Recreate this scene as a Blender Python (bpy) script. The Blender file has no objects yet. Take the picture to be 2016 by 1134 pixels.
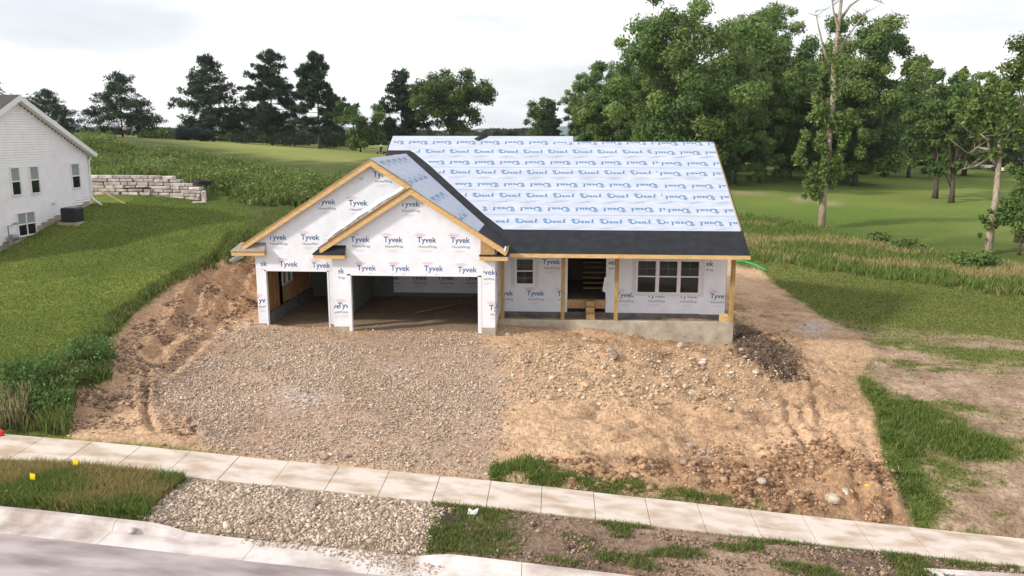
import bpy, bmesh, math, random
import numpy as np
from mathutils import Matrix, Vector

# ------------------------------------------------------------------ camera, sky, sun, exposure
scn = bpy.context.scene
COL = scn.collection
F_PX, PITCH, YAW, ROLL = 1586.57, -.1895, .058, .0012      # focal length in pixels of a 2016-wide frame
CAM = np.array([2.3745, -29.859, 7.623])
cam_d = bpy.data.cameras.new("camera"); cam = bpy.data.objects.new("camera", cam_d); COL.objects.link(cam)
cam_d.sensor_width = 36; cam_d.lens = F_PX / 2016 * 36; cam_d.clip_start = .1; cam_d.clip_end = 9000
cam.matrix_world = (Matrix.Translation(CAM) @ Matrix.Rotation(YAW, 4, 'Z') @
                    Matrix.Rotation(math.pi / 2 + PITCH, 4, 'X') @ Matrix.Rotation(ROLL, 4, 'Z'))
scn.camera = cam
SUN_EL, SUN_AZ = math.radians(31), math.radians(-116)        # azimuth measured from +Y towards +X
world = bpy.data.worlds.new("World"); scn.world = world; world.use_nodes = True
wn, wl = world.node_tree.nodes, world.node_tree.links
bg = wn["Background"]; bg.inputs[1].default_value = .105
sky = wn.new("ShaderNodeTexSky"); sky.sky_type = 'NISHITA'; sky.sun_disc = False
sky.sun_elevation = SUN_EL; sky.sun_rotation = SUN_AZ; sky.air_density = 1.0; sky.dust_density = 2.0
tc = wn.new("ShaderNodeTexCoord"); mp = wn.new("ShaderNodeMapping"); mp.inputs['Scale'].default_value = (1.6, 1.6, 5.5)
nz = wn.new("ShaderNodeTexNoise"); nz.inputs['Scale'].default_value = 1.7; nz.inputs['Detail'].default_value = 7; nz.inputs['Roughness'].default_value = .55
cr = wn.new("ShaderNodeValToRGB"); cr.color_ramp.elements[0].position = .30; cr.color_ramp.elements[1].position = .56
cr.color_ramp.elements[0].color = (.62, .62, .62, 1); cr.color_ramp.elements[1].color = (1, 1, 1, 1)
nz2 = wn.new("ShaderNodeTexNoise"); nz2.inputs['Scale'].default_value = 2.6; nz2.inputs['Detail'].default_value = 6
cc = wn.new("ShaderNodeValToRGB"); cc.color_ramp.elements[0].position = .36; cc.color_ramp.elements[1].position = .58
cc.color_ramp.elements[0].color = (6.9, 7.15, 7.55, 1); cc.color_ramp.elements[1].color = (9.3, 9.25, 9.2, 1)
mx = wn.new("ShaderNodeMix"); mx.data_type = 'RGBA'
wl.new(tc.outputs['Generated'], mp.inputs[0]); wl.new(mp.outputs[0], nz.inputs[0]); wl.new(mp.outputs[0], nz2.inputs[0])
wl.new(nz.outputs[0], cr.inputs[0]); wl.new(nz2.outputs[0], cc.inputs[0])
wl.new(cr.outputs[0], mx.inputs[0]); wl.new(sky.outputs[0], mx.inputs[6]); wl.new(cc.outputs[0], mx.inputs[7]); wl.new(mx.outputs[2], bg.inputs[0])
sl = bpy.data.lights.new("sun", 'SUN'); sl.energy = 3.0; sl.angle = math.radians(5); sl.color = (1, .93, .83)
so = bpy.data.objects.new("sun", sl); COL.objects.link(so)
sd = Vector((math.sin(SUN_AZ) * math.cos(SUN_EL), math.cos(SUN_AZ) * math.cos(SUN_EL), math.sin(SUN_EL)))
so.rotation_euler = sd.to_track_quat('Z', 'Y').to_euler()
scn.view_settings.view_transform = 'Standard'; scn.view_settings.look = 'None'
scn.view_settings.exposure = 0.42; scn.view_settings.gamma = 1; scn.view_settings.use_curve_mapping = False

# ------------------------------------------------------------------ pixel helpers (2016 x 1134 photo pixels)
_cy, _sy, _cp, _sp = math.cos(YAW), math.sin(YAW), math.cos(PITCH), math.sin(PITCH)
_cr, _sr = math.cos(ROLL), math.sin(ROLL)
def ray(px, py):
    u0, v0 = px - 1008, py - 567
    u = u0 * _cr - v0 * _sr; v = u0 * _sr + v0 * _cr
    x = u / F_PX; up = -v / F_PX
    y = _cp - up * _sp; z = _sp + up * _cp
    return np.array([x * _cy - y * _sy, x * _sy + y * _cy, z])
def onz(px, py, z): d = ray(px, py); return CAM + d * ((z - CAM[2]) / d[2])
def onY(px, py, Y): d = ray(px, py); return CAM + d * ((Y - CAM[1]) / d[1])
def onX(px, py, X): d = ray(px, py); return CAM + d * ((X - CAM[0]) / d[0])
def proj(P):
    d = np.asarray(P, float) - CAM
    x = d[..., 0] * _cy + d[..., 1] * _sy; y = -d[..., 0] * _sy + d[..., 1] * _cy; z = d[..., 2]
    dep = y * _cp + z * _sp; up = -y * _sp + z * _cp
    dd = np.where(dep > .5, dep, .5)
    u = x / dd * F_PX; v = -up / dd * F_PX
    return 1008 + u * _cr + v * _sr, np.where(dep > .5, 567 - u * _sr + v * _cr, 5000.), dep

# ------------------------------------------------------------------ numeric noise
def _hash(ix, iy, s):
    h = (ix.astype(np.int64) * 374761393 + iy.astype(np.int64) * 668265263 + s * 974711) & 0x7fffffff
    h = ((h ^ (h >> 13)) * 1274126177) & 0x7fffffff
    h = h ^ (h >> 16)
    return (h & 0xffff) / 65535.
def vnoise(x, y, s=0):
    ix, iy = np.floor(x), np.floor(y); fx, fy = x - ix, y - iy
    fx = fx * fx * (3 - 2 * fx); fy = fy * fy * (3 - 2 * fy)
    a = _hash(ix, iy, s); b = _hash(ix + 1, iy, s); c = _hash(ix, iy + 1, s); d = _hash(ix + 1, iy + 1, s)
    return (a * (1 - fx) + b * fx) * (1 - fy) + (c * (1 - fx) + d * fx) * fy
def fbm(x, y, s=0, o=4):
    r = 0; a = .5; t = 0
    for i in range(o):
        r = r + a * (vnoise(x, y, s + i * 7) - .5); t += a; a *= .5; x = x * 2.03 + 17.1; y = y * 2.03 - 9.3
    return r / t * 2
def sstep(a, b, x): t = np.clip((x - a) / (b - a), 0, 1); return t * t * (3 - 2 * t)
def poly_sd(px, py, poly):       # signed distance, positive inside
    P = np.array(poly, float); n = len(P)
    d = np.full(px.shape, 1e9); ins = np.zeros(px.shape, bool)
    for i in range(n):
        x0, y0 = P[i]; x1, y1 = P[(i + 1) % n]; ex, ey = x1 - x0, y1 - y0
        t = np.clip(((px - x0) * ex + (py - y0) * ey) / (ex * ex + ey * ey + 1e-9), 0, 1)
        d = np.minimum(d, np.hypot(px - x0 - t * ex, py - y0 - t * ey))
        c = ((y0 > py) != (y1 > py)) & (px < (x1 - x0) * (py - y0) / (y1 - y0 + 1e-12) + x0)
        ins ^= c
    return np.where(ins, d, -d)
def seg_d(x, y, pts):
    d = np.full(np.shape(x), 1e9)
    for (x0, y0), (x1, y1) in zip(pts[:-1], pts[1:]):
        ex, ey = x1 - x0, y1 - y0
        t = np.clip(((x - x0) * ex + (y - y0) * ey) / (ex * ex + ey * ey), 0, 1)
        d = np.minimum(d, np.hypot(x - x0 - t * ex, y - y0 - t * ey))
    return d

# ------------------------------------------------------------------ object helpers
def tag(o, label=None, cat=None, group=None, kind=None):
    if label: o['label'] = label
    if cat: o['category'] = cat
    if group: o['group'] = group
    if kind: o['kind'] = kind
    return o
ORG = {}
def empty(name, loc, label=None, cat=None, group=None):
    o = bpy.data.objects.new(name, None); COL.objects.link(o); o.location = loc; o.empty_display_size = .2
    ORG[o.name] = Vector(loc); return tag(o, label, cat, group)
def adopt(o, parent):
    if parent is not None:
        o.parent = parent
        if parent.name in ORG: o.matrix_parent_inverse = Matrix.Translation(-ORG[parent.name])
    return o
def mesh(name, verts, faces, mat=None, parent=None, smooth=False, cols=None):
    me = bpy.data.meshes.new(name)
    if isinstance(verts, np.ndarray) and isinstance(faces, np.ndarray):
        nv, nf, k = len(verts), len(faces), faces.shape[1]
        me.vertices.add(nv); me.vertices.foreach_set('co', verts.astype(np.float32).ravel())
        me.loops.add(nf * k); me.loops.foreach_set('vertex_index', faces.astype(np.int32).ravel())
        me.polygons.add(nf); me.polygons.foreach_set('loop_start', np.arange(0, nf * k, k, dtype=np.int32))
        me.update(calc_edges=True)
    else:
        me.from_pydata([tuple(map(float, v)) for v in verts], [], [tuple(map(int, f)) for f in faces]); me.update()
    if cols is not None:
        a = me.color_attributes.new('Col', 'FLOAT_COLOR', 'POINT')
        c = np.ones((len(verts), 4), np.float32); c[:, :3] = cols; a.data.foreach_set('color', c.ravel())
    if smooth: me.polygons.foreach_set('use_smooth', np.ones(len(me.polygons), bool))
    if mat: me.materials.append(mat)
    o = bpy.data.objects.new(name, me); COL.objects.link(o)
    return adopt(o, parent)
class MB:
    def __init__(s): s.v = []; s.f = []
    def add(s, v, f):
        n = len(s.v); s.v += [tuple(p) for p in v]; s.f += [tuple(i + n for i in q) for q in f]; return s
    def box(s, x0, x1, y0, y1, z0, z1):
        return s.add([(x0, y0, z0), (x1, y0, z0), (x1, y1, z0), (x0, y1, z0), (x0, y0, z1), (x1, y0, z1), (x1, y1, z1), (x0, y1, z1)],
                     [(0, 3, 2, 1), (4, 5, 6, 7), (0, 1, 5, 4), (1, 2, 6, 5), (2, 3, 7, 6), (3, 0, 4, 7)])
    def hexa(s, v): return s.add(v, [(0, 3, 2, 1), (4, 5, 6, 7), (0, 1, 5, 4), (1, 2, 6, 5), (2, 3, 7, 6), (3, 0, 4, 7)])
    def prism(s, loop, off):     # loop: 3-D polygon; extruded by vector off
        n = len(loop); o = Vector(off); a = [Vector(p) for p in loop]; b = [p + o for p in a]
        return s.add(a + b, [tuple(range(n - 1, -1, -1)), tuple(range(n, 2 * n))] + [(i, (i + 1) % n, n + (i + 1) % n, n + i) for i in range(n)])
    def tube(s, pts, rad, k=6, cap=True):
        n0 = len(s.v); P = [Vector(p) for p in pts]; R = rad if hasattr(rad, '__len__') else [rad] * len(P)
        for i, p in enumerate(P):
            t = (P[min(i + 1, len(P) - 1)] - P[max(i - 1, 0)]).normalized()
            u = t.cross(Vector((.31, .93, .17))).normalized(); w = t.cross(u)
            for j in range(k):
                a = 2 * math.pi * j / k; s.v.append(tuple(p + (u * math.cos(a) + w * math.sin(a)) * R[i]))
        for i in range(len(P) - 1):
            for j in range(k):
                j2 = (j + 1) % k; s.f.append((n0 + i * k + j, n0 + i * k + j2, n0 + (i + 1) * k + j2, n0 + (i + 1) * k + j))
        if cap:
            s.f.append(tuple(n0 + j for j in range(k - 1, -1, -1))); s.f.append(tuple(n0 + (len(P) - 1) * k + j for j in range(k)))
        return s
    def build(s, name, mat, parent=None, smooth=False, bevel=0):
        o = mesh(name, s.v, s.f, mat, parent, smooth)
        bm = bmesh.new(); bm.from_mesh(o.data); bmesh.ops.recalc_face_normals(bm, faces=bm.faces)
        if bevel: bmesh.ops.bevel(bm, geom=bm.edges[:], offset=bevel, segments=1, affect='EDGES', clamp_overlap=True)
        bm.to_mesh(o.data); bm.free()
        if smooth: o.data.polygons.foreach_set('use_smooth', np.ones(len(o.data.polygons), bool))
        return o
def box(name, x0, x1, y0, y1, z0, z1, mat, parent=None, bevel=0):
    return MB().box(x0, x1, y0, y1, z0, z1).build(name, mat, parent, bevel=bevel)

# ------------------------------------------------------------------ materials
def nodes(name):
    m = bpy.data.materials.new(name); m.use_nodes = True; nt = m.node_tree
    return m, nt.nodes, nt.links, nt.nodes['Principled BSDF']
def mat(name, c, rough=.7, var=.12, scale=6, bump=0, bscale=30, spec=.3, stretch=(1, 1, 1), metal=0, c2=None, lo=.3, hi=.7):
    m, n, l, b = nodes(name)
    b.inputs['Roughness'].default_value = rough; b.inputs['Specular IOR Level'].default_value = spec; b.inputs['Metallic'].default_value = metal
    t = n.new('ShaderNodeTexCoord'); q = n.new('ShaderNodeMapping'); q.inputs['Scale'].default_value = stretch; l.new(t.outputs['Object'], q.inputs[0])
    z = n.new('ShaderNodeTexNoise'); z.inputs['Scale'].default_value = scale; z.inputs['Detail'].default_value = 6; l.new(q.outputs[0], z.inputs[0])
    r = n.new('ShaderNodeValToRGB'); r.color_ramp.elements[0].position = lo; r.color_ramp.elements[1].position = hi
    d = c2 if c2 else tuple(x * (1 - 2 * var) for x in c); e = c if c2 else tuple(min(1, x * (1 + var)) for x in c)
    r.color_ramp.elements[0].color = (*d, 1); r.color_ramp.elements[1].color = (*e, 1)
    l.new(z.outputs[0], r.inputs[0]); l.new(r.outputs[0], b.inputs['Base Color'])
    if bump:
        z2 = n.new('ShaderNodeTexNoise'); z2.inputs['Scale'].default_value = bscale; z2.inputs['Detail'].default_value = 5; l.new(q.outputs[0], z2.inputs[0])
        k = n.new('ShaderNodeBump'); k.inputs['Strength'].default_value = 1; k.inputs['Distance'].default_value = bump
        l.new(z2.outputs[0], k.inputs['Height']); l.new(k.outputs[0], b.inputs['Normal'])
    return m
def vcol(name, rough=.85, trans=0, spec=.2, var=.0, scale=20, bump=0, bscale=40):
    m, n, l, b = nodes(name)
    a = n.new('ShaderNodeAttribute'); a.attribute_name = 'Col'
    b.inputs['Roughness'].default_value = rough; b.inputs['Specular IOR Level'].default_value = spec
    src = a.outputs['Color']
    t = n.new('ShaderNodeTexCoord')
    if var:
        z = n.new('ShaderNodeTexNoise'); z.inputs['Scale'].default_value = scale; z.inputs['Detail'].default_value = 8; z.inputs['Roughness'].default_value = .65
        l.new(t.outputs['Object'], z.inputs[0])
        r = n.new('ShaderNodeMapRange'); r.inputs[1].default_value = .3; r.inputs[2].default_value = .7; r.inputs[3].default_value = 1 - var; r.inputs[4].default_value = 1 + var
        l.new(z.outputs[0], r.inputs[0])
        v = n.new('ShaderNodeVectorMath'); v.operation = 'SCALE'; l.new(src, v.inputs[0]); l.new(r.outputs[0], v.inputs['Scale']); src = v.outputs[0]
    l.new(src, b.inputs['Base Color'])
    if bump:
        z2 = n.new('ShaderNodeTexNoise'); z2.inputs['Scale'].default_value = bscale; z2.inputs['Detail'].default_value = 6; l.new(t.outputs['Object'], z2.inputs[0])
        k = n.new('ShaderNodeBump'); k.inputs['Strength'].default_value = 1; k.inputs['Distance'].default_value = bump
        l.new(z2.outputs[0], k.inputs['Height']); l.new(k.outputs[0], b.inputs['Normal'])
    if trans:
        tb = n.new('ShaderNodeBsdfTranslucent'); ms = n.new('ShaderNodeMixShader'); ms.inputs[0].default_value = trans
        l.new(src, tb.inputs[0]); l.new(b.outputs[0], ms.inputs[1]); l.new(tb.outputs[0], ms.inputs[2])
        l.new(ms.outputs[0], n['Material Output'].inputs[0])
    return m
M = dict(
    ground=vcol('ground_soil', .95, 0, .1, .42, 7, .075, 11),
    leaf=vcol('foliage', .6, .34, .25), grass=vcol('grass_blades', .6, .45, .2), stones=vcol('gravel_stone', .85, 0, .2),
    bark=mat('bark', (.10, .078, .06), .9, .3, 5, .02, 12, stretch=(3, 3, .5)),
    palebark=mat('pale_bark', (.36, .29, .22), .9, .25, 3, .02, 10, stretch=(3, 3, .5)),
    wrap=mat('house_wrap', (.80, .81, .87), .6, .035, 2.5, .022, 2.2, .3),
    wood=mat('pine_lumber', (.66, .43, .20), .7, .12, 4, .002, 30, .2, stretch=(1.2, 6, 6)),
    treated=mat('treated_post', (.42, .27, .10), .75, .2, 4, .003, 30, .2, stretch=(5, 5, .8)),
    osb=mat('strand_board', (.52, .33, .16), .8, .2, 22, .003, 40, .2),
    stud=mat('stud_lumber', (.36, .19, .08), .8, .15, 3, 0, 30, .2, stretch=(6, 6, .6)),
    black=mat('black_membrane', (.020, .022, .027), .8, .18, 3, .004, 9, .25),
    greyplast=mat('return_membrane', (.30, .25, .23), .7, .1, 6),
    sheet=mat('roof_underlayment', (.455, .49, .585), .6, .06, 2, .02, 2.5, .3, stretch=(.6, 2, 2)),
    concrete=mat('concrete', (.44, .38, .30), .9, .14, 2.5, .004, 30, .2),
    greyconc=mat('foundation_concrete', (.19, .18, .18), .9, .2, 3, .004, 30, .2),
    slab=mat('sidewalk_concrete', (.62, .54, .48), .9, .07, 2.2, .003, 60, .2, c2=(.43, .33, .25), lo=.33, hi=.58, stretch=(.6, 1.2, 1)),
    kerb=mat('kerb_concrete', (.66, .60, .58), .9, .06, 1.3, .003, 60, .2, c2=(.38, .31, .28), lo=.34, hi=.58),
    road=mat('road_asphalt', (.46, .40, .39), .95, .1, 1.1, .004, 90, .15, c2=(.24, .20, .195), stretch=(.5, 1.6, 1), lo=.36, hi=.62),
    dark=mat('interior_board_dark', (.16, .12, .085), .9), backwall=mat('garage_back_wall', (.17, .19, .165), .9),  # dark: one even dark brown for house floor, inner walls and ceiling
    vinyl=mat('white_vinyl', (.80, .78, .80), .45, .03), shingle=mat('roof_shingles', (.085, .07, .075), .9, .3, 14),
    siding=mat('vinyl_siding', (.84, .81, .85), .5, .03, 2), tyblue=mat('wrap_blue_ink', (.014, .085, .27), .6, .02),
    tygrey=mat('wrap_grey_ink', (.10, .13, .19), .6, .02), tyred=mat('wrap_red_ink', (.62, .20, .24), .6, .02),
    tyfaint=mat('wrap_faint_ink', (.60, .55, .60), .6, .02), drex=mat('roof_blue_ink', (.018, .17, .37), .6, .02),
    drexfaint_lapshade=mat('roof_faint_ink_lap_shade', (.36, .40, .54), .6, .02),  # fine print, and the shadow lines painted at the main roof laps
    limestone=mat('limestone_block', (.52, .45, .42), .9, .22, 3, .02, 9, .2), metal=mat('grey_metal', (.30, .32, .34), .5, .1, metal=.5),
    acblack=mat('unit_dark_metal', (.022, .024, .032), .5, .2), yellow=mat('yellow_plastic', (.85, .62, .01), .5, .03),
    red=mat('red_plastic', (.6, .03, .04), .5, .03), whitepl=mat('white_plastic', (.78, .78, .78), .4, .03), green=mat('green_plastic', (.02, .38, .12), .6, .1),
    blackpl=mat('black_plastic', (.02, .02, .022), .5, .1), cloth=mat('white_cloth', (.7, .68, .68), .9), teal=mat('teal_cloth', (.02, .38, .55), .9),
    skin=mat('skin', (.45, .26, .18), .6, .05), shorts=mat('dark_cloth', (.02, .02, .03), .9), hair=mat('hair', (.03, .02, .015), .7), rock=mat('fieldstone', (.50, .42, .33), .9, .25, 6, .02, 9, .2),
    rockdark=mat('dark_fieldstone', (.27, .20, .155), .9, .25, 6, .02, 9, .2), pole=mat('weathered_pole', (.2, .17, .15), .9),
    hill=mat('far_hills', (.10, .15, .13), 1, .3, .02, 0, 1, .0))
def glass():
    m, n, l, b = nodes('window_glass'); b.inputs['Base Color'].default_value = (.012, .015, .014, 1); b.inputs['Roughness'].default_value = .06
    b.inputs['Specular IOR Level'].default_value = .5; return m
M['glass'] = glass()
m_, n_, l_, b_ = nodes('blind_glass'); b_.inputs['Base Color'].default_value = (.30, .33, .33, 1); b_.inputs['Roughness'].default_value = .1; M['blind'] = m_

# ------------------------------------------------------------------ terrain height
def zs(x):   # street grade along the front
    return np.interp(x, [-400, -60, -25, -11.5, -8.6, -3.9, .8, 7.5, 13.4, 25, 60, 400], [6, 2.4, .9, .0, -.19, -.57, -.92, -1.53, -2.05, -2.7, -3.4, -5])
def yk(x): return np.interp(x, [-60, -10, 4, 60], [-14.3, -14.42, -14.55, -14.7])      # back of kerb
CP = [(-9.4, .4, .15), (-6, 0, .10), (-3, 0, .12), (-.8, 0, .08), (.1, -.1, 0), (2, 1.2, .02), (4.5, 1.2, -.22), (7, 1.2, -.48), (9.3, 1.2, -.72),
      (-6, -5, -.15), (-2, -5, -.3), (2, -5, -.5), (6, -5, -.9), (9.5, -5, -1.1), (4, -1.2, -.2), (7, -1.2, -.55),
      (-9.6, 3, .45), (-9.6, 6, .8), (-10.2, 8, 1.4), (-9.8, 12, 2.2), (-11.3, -.2, .45), (-11.2, -4, .25), (-10.6, -8, .05), (-10.9, 3, .8), (-11, 6, 1.5),
      (-12.6, 1.5, 1.65), (-13.2, -2, 1.2), (-13.0, -5, .95), (-12.2, -8, .7), (-12.2, 5, 2.1), (-11.8, 8, 2.5), (-13.8, -10.5, .5),
      (-24.6, 15.7, 3.62), (-24.6, 7.3, 2.1), (-24.6, 0, 1.5), (-18, 6, 2.35), (-18, 0, 1.7), (-18, 12, 2.9), (-14, 14, 3.0), (-18, -6, 1.15), (-25, -6, 1.4), (-40, 0, 2.5), (-40, 12, 3.2),
      (-24, 20.6, 3.35), (-28, 20.6, 3.35), (-21, 20.6, 3.25), (-17, 19, 3.1), (-12, 17, 3.0), (-28, 23.4, 4.5), (-24, 23.4, 4.4), (-21, 23.4, 4.1),
      (-39, 40, 4.2), (-45, 57, 6.7), (-26, 33, 3.8), (-45, 77, 6.3), (-35, 60, 5.6), (-26, 53, 4.9), (-18.5, 42, 4.2), (-15, 22, 3.3), (-10, 30, 3.3), (-60, 50, 6.6),
      (-60, 84, 7.0), (-24, 87, 4.7), (-66, 132, 5.9), (-57, 137, 5.5), (-46, 133, 4.9), (-32, 107, 4.6), (-90, 138, 7.3), (-90, 90, 7.6), (-10, 110, 4.0), (0, 90, 3),
      (-2, 18, 1.8), (6, 18, .2), (9, 12, -.4), (0, 40, 2.0), (12, 40, -.2), (12, 70, .6),
      (13, -2.4, -1.0), (11, -8, -1.25), (16, -7, -1.35), (21, 2, -1.05), (15, 11, -.95), (13.5, 20, -.9), (23, 25, -.95), (31, 21, -1.1), (25, 42, -.55), (34, 30, -.9),
      (51, 77, -.5), (47, 70, -.55), (38, 95, .4), (30, 84, .4), (60, 40, -1), (80, 90, -.5), (90, 150, 0), (40, 150, 1), (0, 160, 3), (-60, 180, 4.5), (-130, 160, 6), (-130, 60, 6), (-80, 20, 3.5)]
for X in (-60, -40, -25, -18, -13.5, -9, -5, -1, 3, 7, 11, 16, 25, 40, 60):
    CP += [(X, -10.75, float(zs(X)) + .03), (X, -12.5, float(zs(X)) - .04), (X, float(yk(X)) + .1, float(zs(X)) - .12)]
CP = np.array(CP); C0 = 1.2
_D = np.sqrt(((CP[:, None, :2] - CP[None, :, :2]) ** 2).sum(-1) + C0 * C0)
_A = np.zeros((len(CP) + 1,) * 2); _A[:-1, :-1] = -_D; _A[-1, :-1] = 1; _A[:-1, -1] = 1
_A[:-1, :-1] += np.eye(len(CP)) * .0
_W = np.linalg.solve(_A, np.append(CP[:, 2], 0))
def px_line(pts, z): return [tuple(onz(a, b, z)[:2]) for a, b in pts]
RUTS = [(px_line([(1690, 850), (1735, 930), (1785, 1015)], -1.2), .16, .10), (px_line([(1650, 880), (1690, 950), (1730, 1012)], -1.25), .13, .07),
        (px_line([(330, 815), (372, 850), (415, 885)], 0.), .14, .09), (px_line([(352, 812), (400, 852), (440, 885)], 0.), .14, .08),
        (px_line([(300, 690), (400, 610), (470, 555)], .45), .2, .12), (px_line([(330, 715), (420, 640), (490, 585)], .4), .2, .08),
        (px_line([(990, 852), (1100, 862), (1250, 868)], -.8), .12, .05), (px_line([(1130, 868), (1300, 850), (1420, 850)], -.9), .13, .06), (px_line([(1250, 905), (1420, 880), (1560, 880)], -1.0), .13, .07),
        (px_line([(1180, 800), (1290, 830), (1330, 870)], -.8), .12, .05), (px_line([(290, 735), (285, 790), (300, 830)], .15), .10, .14),
        (px_line([(1480, 720), (1580, 800), (1660, 900)], -.9), .15, .05), (px_line([(1500, 850), (1560, 800), (1620, 770)], -.9), .13, .05),
        (px_line([(1010, 836), (1150, 838), (1300, 822), (1420, 800)], -.7), .11, .07), (px_line([(1230, 880), (1350, 905), (1500, 905), (1600, 880)], -1.0), .12, .08), (px_line([(1540, 765), (1560, 830), (1625, 905)], -.95), .13, .08), (px_line([(1600, 755), (1615, 820), (1685, 885)], -.95), .13, .08), (px_line([(990, 875), (1120, 888), (1260, 872)], -.8), .10, .06)]
PILES = [(10.5, .5, 1.0, 2.2, .55), (11.0, -1.3, .9, .9, .30), (7.5, -.6, 1.8, .8, .16), (9.0, -2.0, 1.4, .8, .22), (5, -1.6, 1.6, .7, .12), (3.2, -3.2, 2.4, .6, .06),
         (11.6, -6.6, .7, 1.4, .25), (10.3, -9.4, 1.2, .7, .34), (7.6, -9.7, 1.0, .55, .28), (5.4, -9.5, 1.1, .45, .24), (3.4, -9.6, .8, .4, .15), (-10.3, -6, .5, .8, .10)]
def height(x, y, detail=True):
    x = np.atleast_1d(np.asarray(x, float)); y = np.atleast_1d(np.asarray(y, float))
    z = np.full(x.shape, _W[-1])
    for i in range(len(CP)): z = z - _W[i] * np.sqrt((x - CP[i, 0]) ** 2 + (y - CP[i, 1]) ** 2 + C0 * C0)
    r = np.hypot(x, y - 20)
    far = 2.5 + 1.5 * fbm(x / 400, y / 400, 91, 2)
    w = sstep(150, 330, r); z = z * (1 - w) + far * w
    if detail:
        dirt = sstep(-12.8, -11.6, x) * (1 - sstep(12, 14, x)) * sstep(-10.9, -10.3, y) * (1 - sstep(8, 12, y))
        amp = .25 + .75 * dirt; near = 1 - sstep(60, 140, r)
        rough = .35 + 1.3 * sstep(1.5, 4, x) * dirt + .9 * sstep(-9, -10.5, x) * dirt
        z = z + near * (amp * rough * (.15 * fbm(x / 1.6, y / 1.1, 3, 4) + .11 * fbm(x / .42, y / .36, 13, 3) + .10 * (.35 - np.abs(fbm(x / 1.3, y / .8, 14, 4))) * sstep(1.5, 4, x)) + .25 * fbm(x / 9, y / 9, 31, 2) * (1 - dirt) * sstep(-10.5, -4, y) * sstep(10.5, 14, abs(x)))
        for cx, cy_, rx, ry, a in PILES:
            g = np.exp(-(((x - cx) / rx) ** 2 + ((y - cy_) / ry) ** 2)); z = z + a * g * (1 + .7 * fbm(x / .5, y / .45, 5, 3))
        for pts, wd, dp in RUTS:
            d = seg_d(x, y, pts) / wd; z = z + 1.5 * dp * (-np.exp(-d * d) + .7 * np.exp(-(d - 1.7) ** 2 * 1.5)) * (.7 + .6 * fbm(x / .5, y / .5, 8, 2))
        z = z + .20 * np.exp(-((y + 9.9) / .35) ** 2) * sstep(2, 3.5, x) * (1 - sstep(11, 12, x)) * (.6 + fbm(x / .6, y / .5, 44, 3))
    st = zs(x)
    wk = sstep(-11.15, -10.95, y) * 0 + ((y < -10.9) & (y > -12.55))
    z = np.where(wk, np.minimum(z, st - .07), z)
    ky = yk(x); z = np.where(y < ky + .08, np.minimum(z, st - .6), z)
    drv = sstep(-6.6, -5.4, x) * (1 - sstep(-.5, .4, x)); z = z - .13 * drv * (1 - sstep(ky + .1, ky + 1.0, y)) * (y > ky + .08)
    foot = ((x > -9.3) & (x < -.12) & (y > .75) & (y < 7.0)) | ((x > -6.0) & (x < -.12) & (y > .2) & (y < 7)) | ((x > .05) & (x < 9.1) & (y > 1.55) & (y < 14)) | ((x > -9.3) & (x < 9.1) & (y > 6.8) & (y < 14))
    z = np.where(foot, np.minimum(z, -.9), z)
    nbf = (x < -24.8) & (x > -40) & (y > 4.6) & (y < 15.5); z = np.where(nbf, np.minimum(z, 1.4), z)
    return z
def H(x, y): return float(height(x, y)[0])
def ground_hit(px, py):
    d = ray(px, py); t = 8.
    while t < 700:
        P = CAM + d * t
        if P[2] < H(P[0], P[1]): break
        t += .25 if t < 60 else 1.0
    return CAM + d * t

# ------------------------------------------------------------------ ground sheet, painted by kind of surface
def graded(lo, hi, step, far, g=1.12):
    a = list(np.arange(lo, hi + 1e-6, step)); s = step
    while a[-1] < far: s *= g; a.append(a[-1] + s)
    s = step
    while a[0] > -far: s *= g; a.insert(0, a[0] - s)
    return np.array(a)
gx = graded(-15.5, 14.5, .10, 4200); gy = graded(-15.5, 9., .10, 4200, 1.075)
gy = gy[gy > -60]
GX, GY = np.meshgrid(gx, gy); fx, fy = GX.ravel(), GY.ravel(); fz = height(fx, fy)
FZ = fz.reshape(len(gy), len(gx))
def height(x, y):                        # from here on: read the built sheet
    x = np.atleast_1d(np.asarray(x, float)); y = np.atleast_1d(np.asarray(y, float))
    i = np.clip(np.searchsorted(gx, x) - 1, 0, len(gx) - 2); j = np.clip(np.searchsorted(gy, y) - 1, 0, len(gy) - 2)
    a = np.clip((x - gx[i]) / (gx[i + 1] - gx[i]), 0, 1); b = np.clip((y - gy[j]) / (gy[j + 1] - gy[j]), 0, 1)
    return (FZ[j, i] * (1 - a) + FZ[j, i + 1] * a) * (1 - b) + (FZ[j + 1, i] * (1 - a) + FZ[j + 1, i + 1] * a) * b
P_DIRT = [(497, 500), (455, 500), (400, 520), (345, 560), (262, 622), (235, 650), (200, 690), (215, 745), (150, 770), (135, 800), (140, 862), (330, 885), (700, 935), (1000, 950), (1300, 975), (1500, 1003), (1640, 1020), (1800, 1040), (1790, 1000), (1740, 900), (1722, 800), (1690, 745), (1700, 725), (1720, 700), (1690, 660), (1620, 625), (1540, 570), (1500, 535), (1450, 520), (1440, 500)]
P_GRAV = [(505, 640), (660, 655), (950, 662), (990, 690), (985, 790), (965, 942), (600, 915), (420, 893), (370, 835), (300, 808), (290, 770), (400, 700)]
P_GRAV2 = [(380, 942), (640, 962), (880, 985), (850, 1015), (840, 1100), (600, 1085), (285, 1040), (300, 1000)]
P_DARK = [(1443, 622), (1470, 640), (1530, 665), (1572, 700), (1580, 745), (1540, 748), (1490, 722), (1445, 690)]
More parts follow.
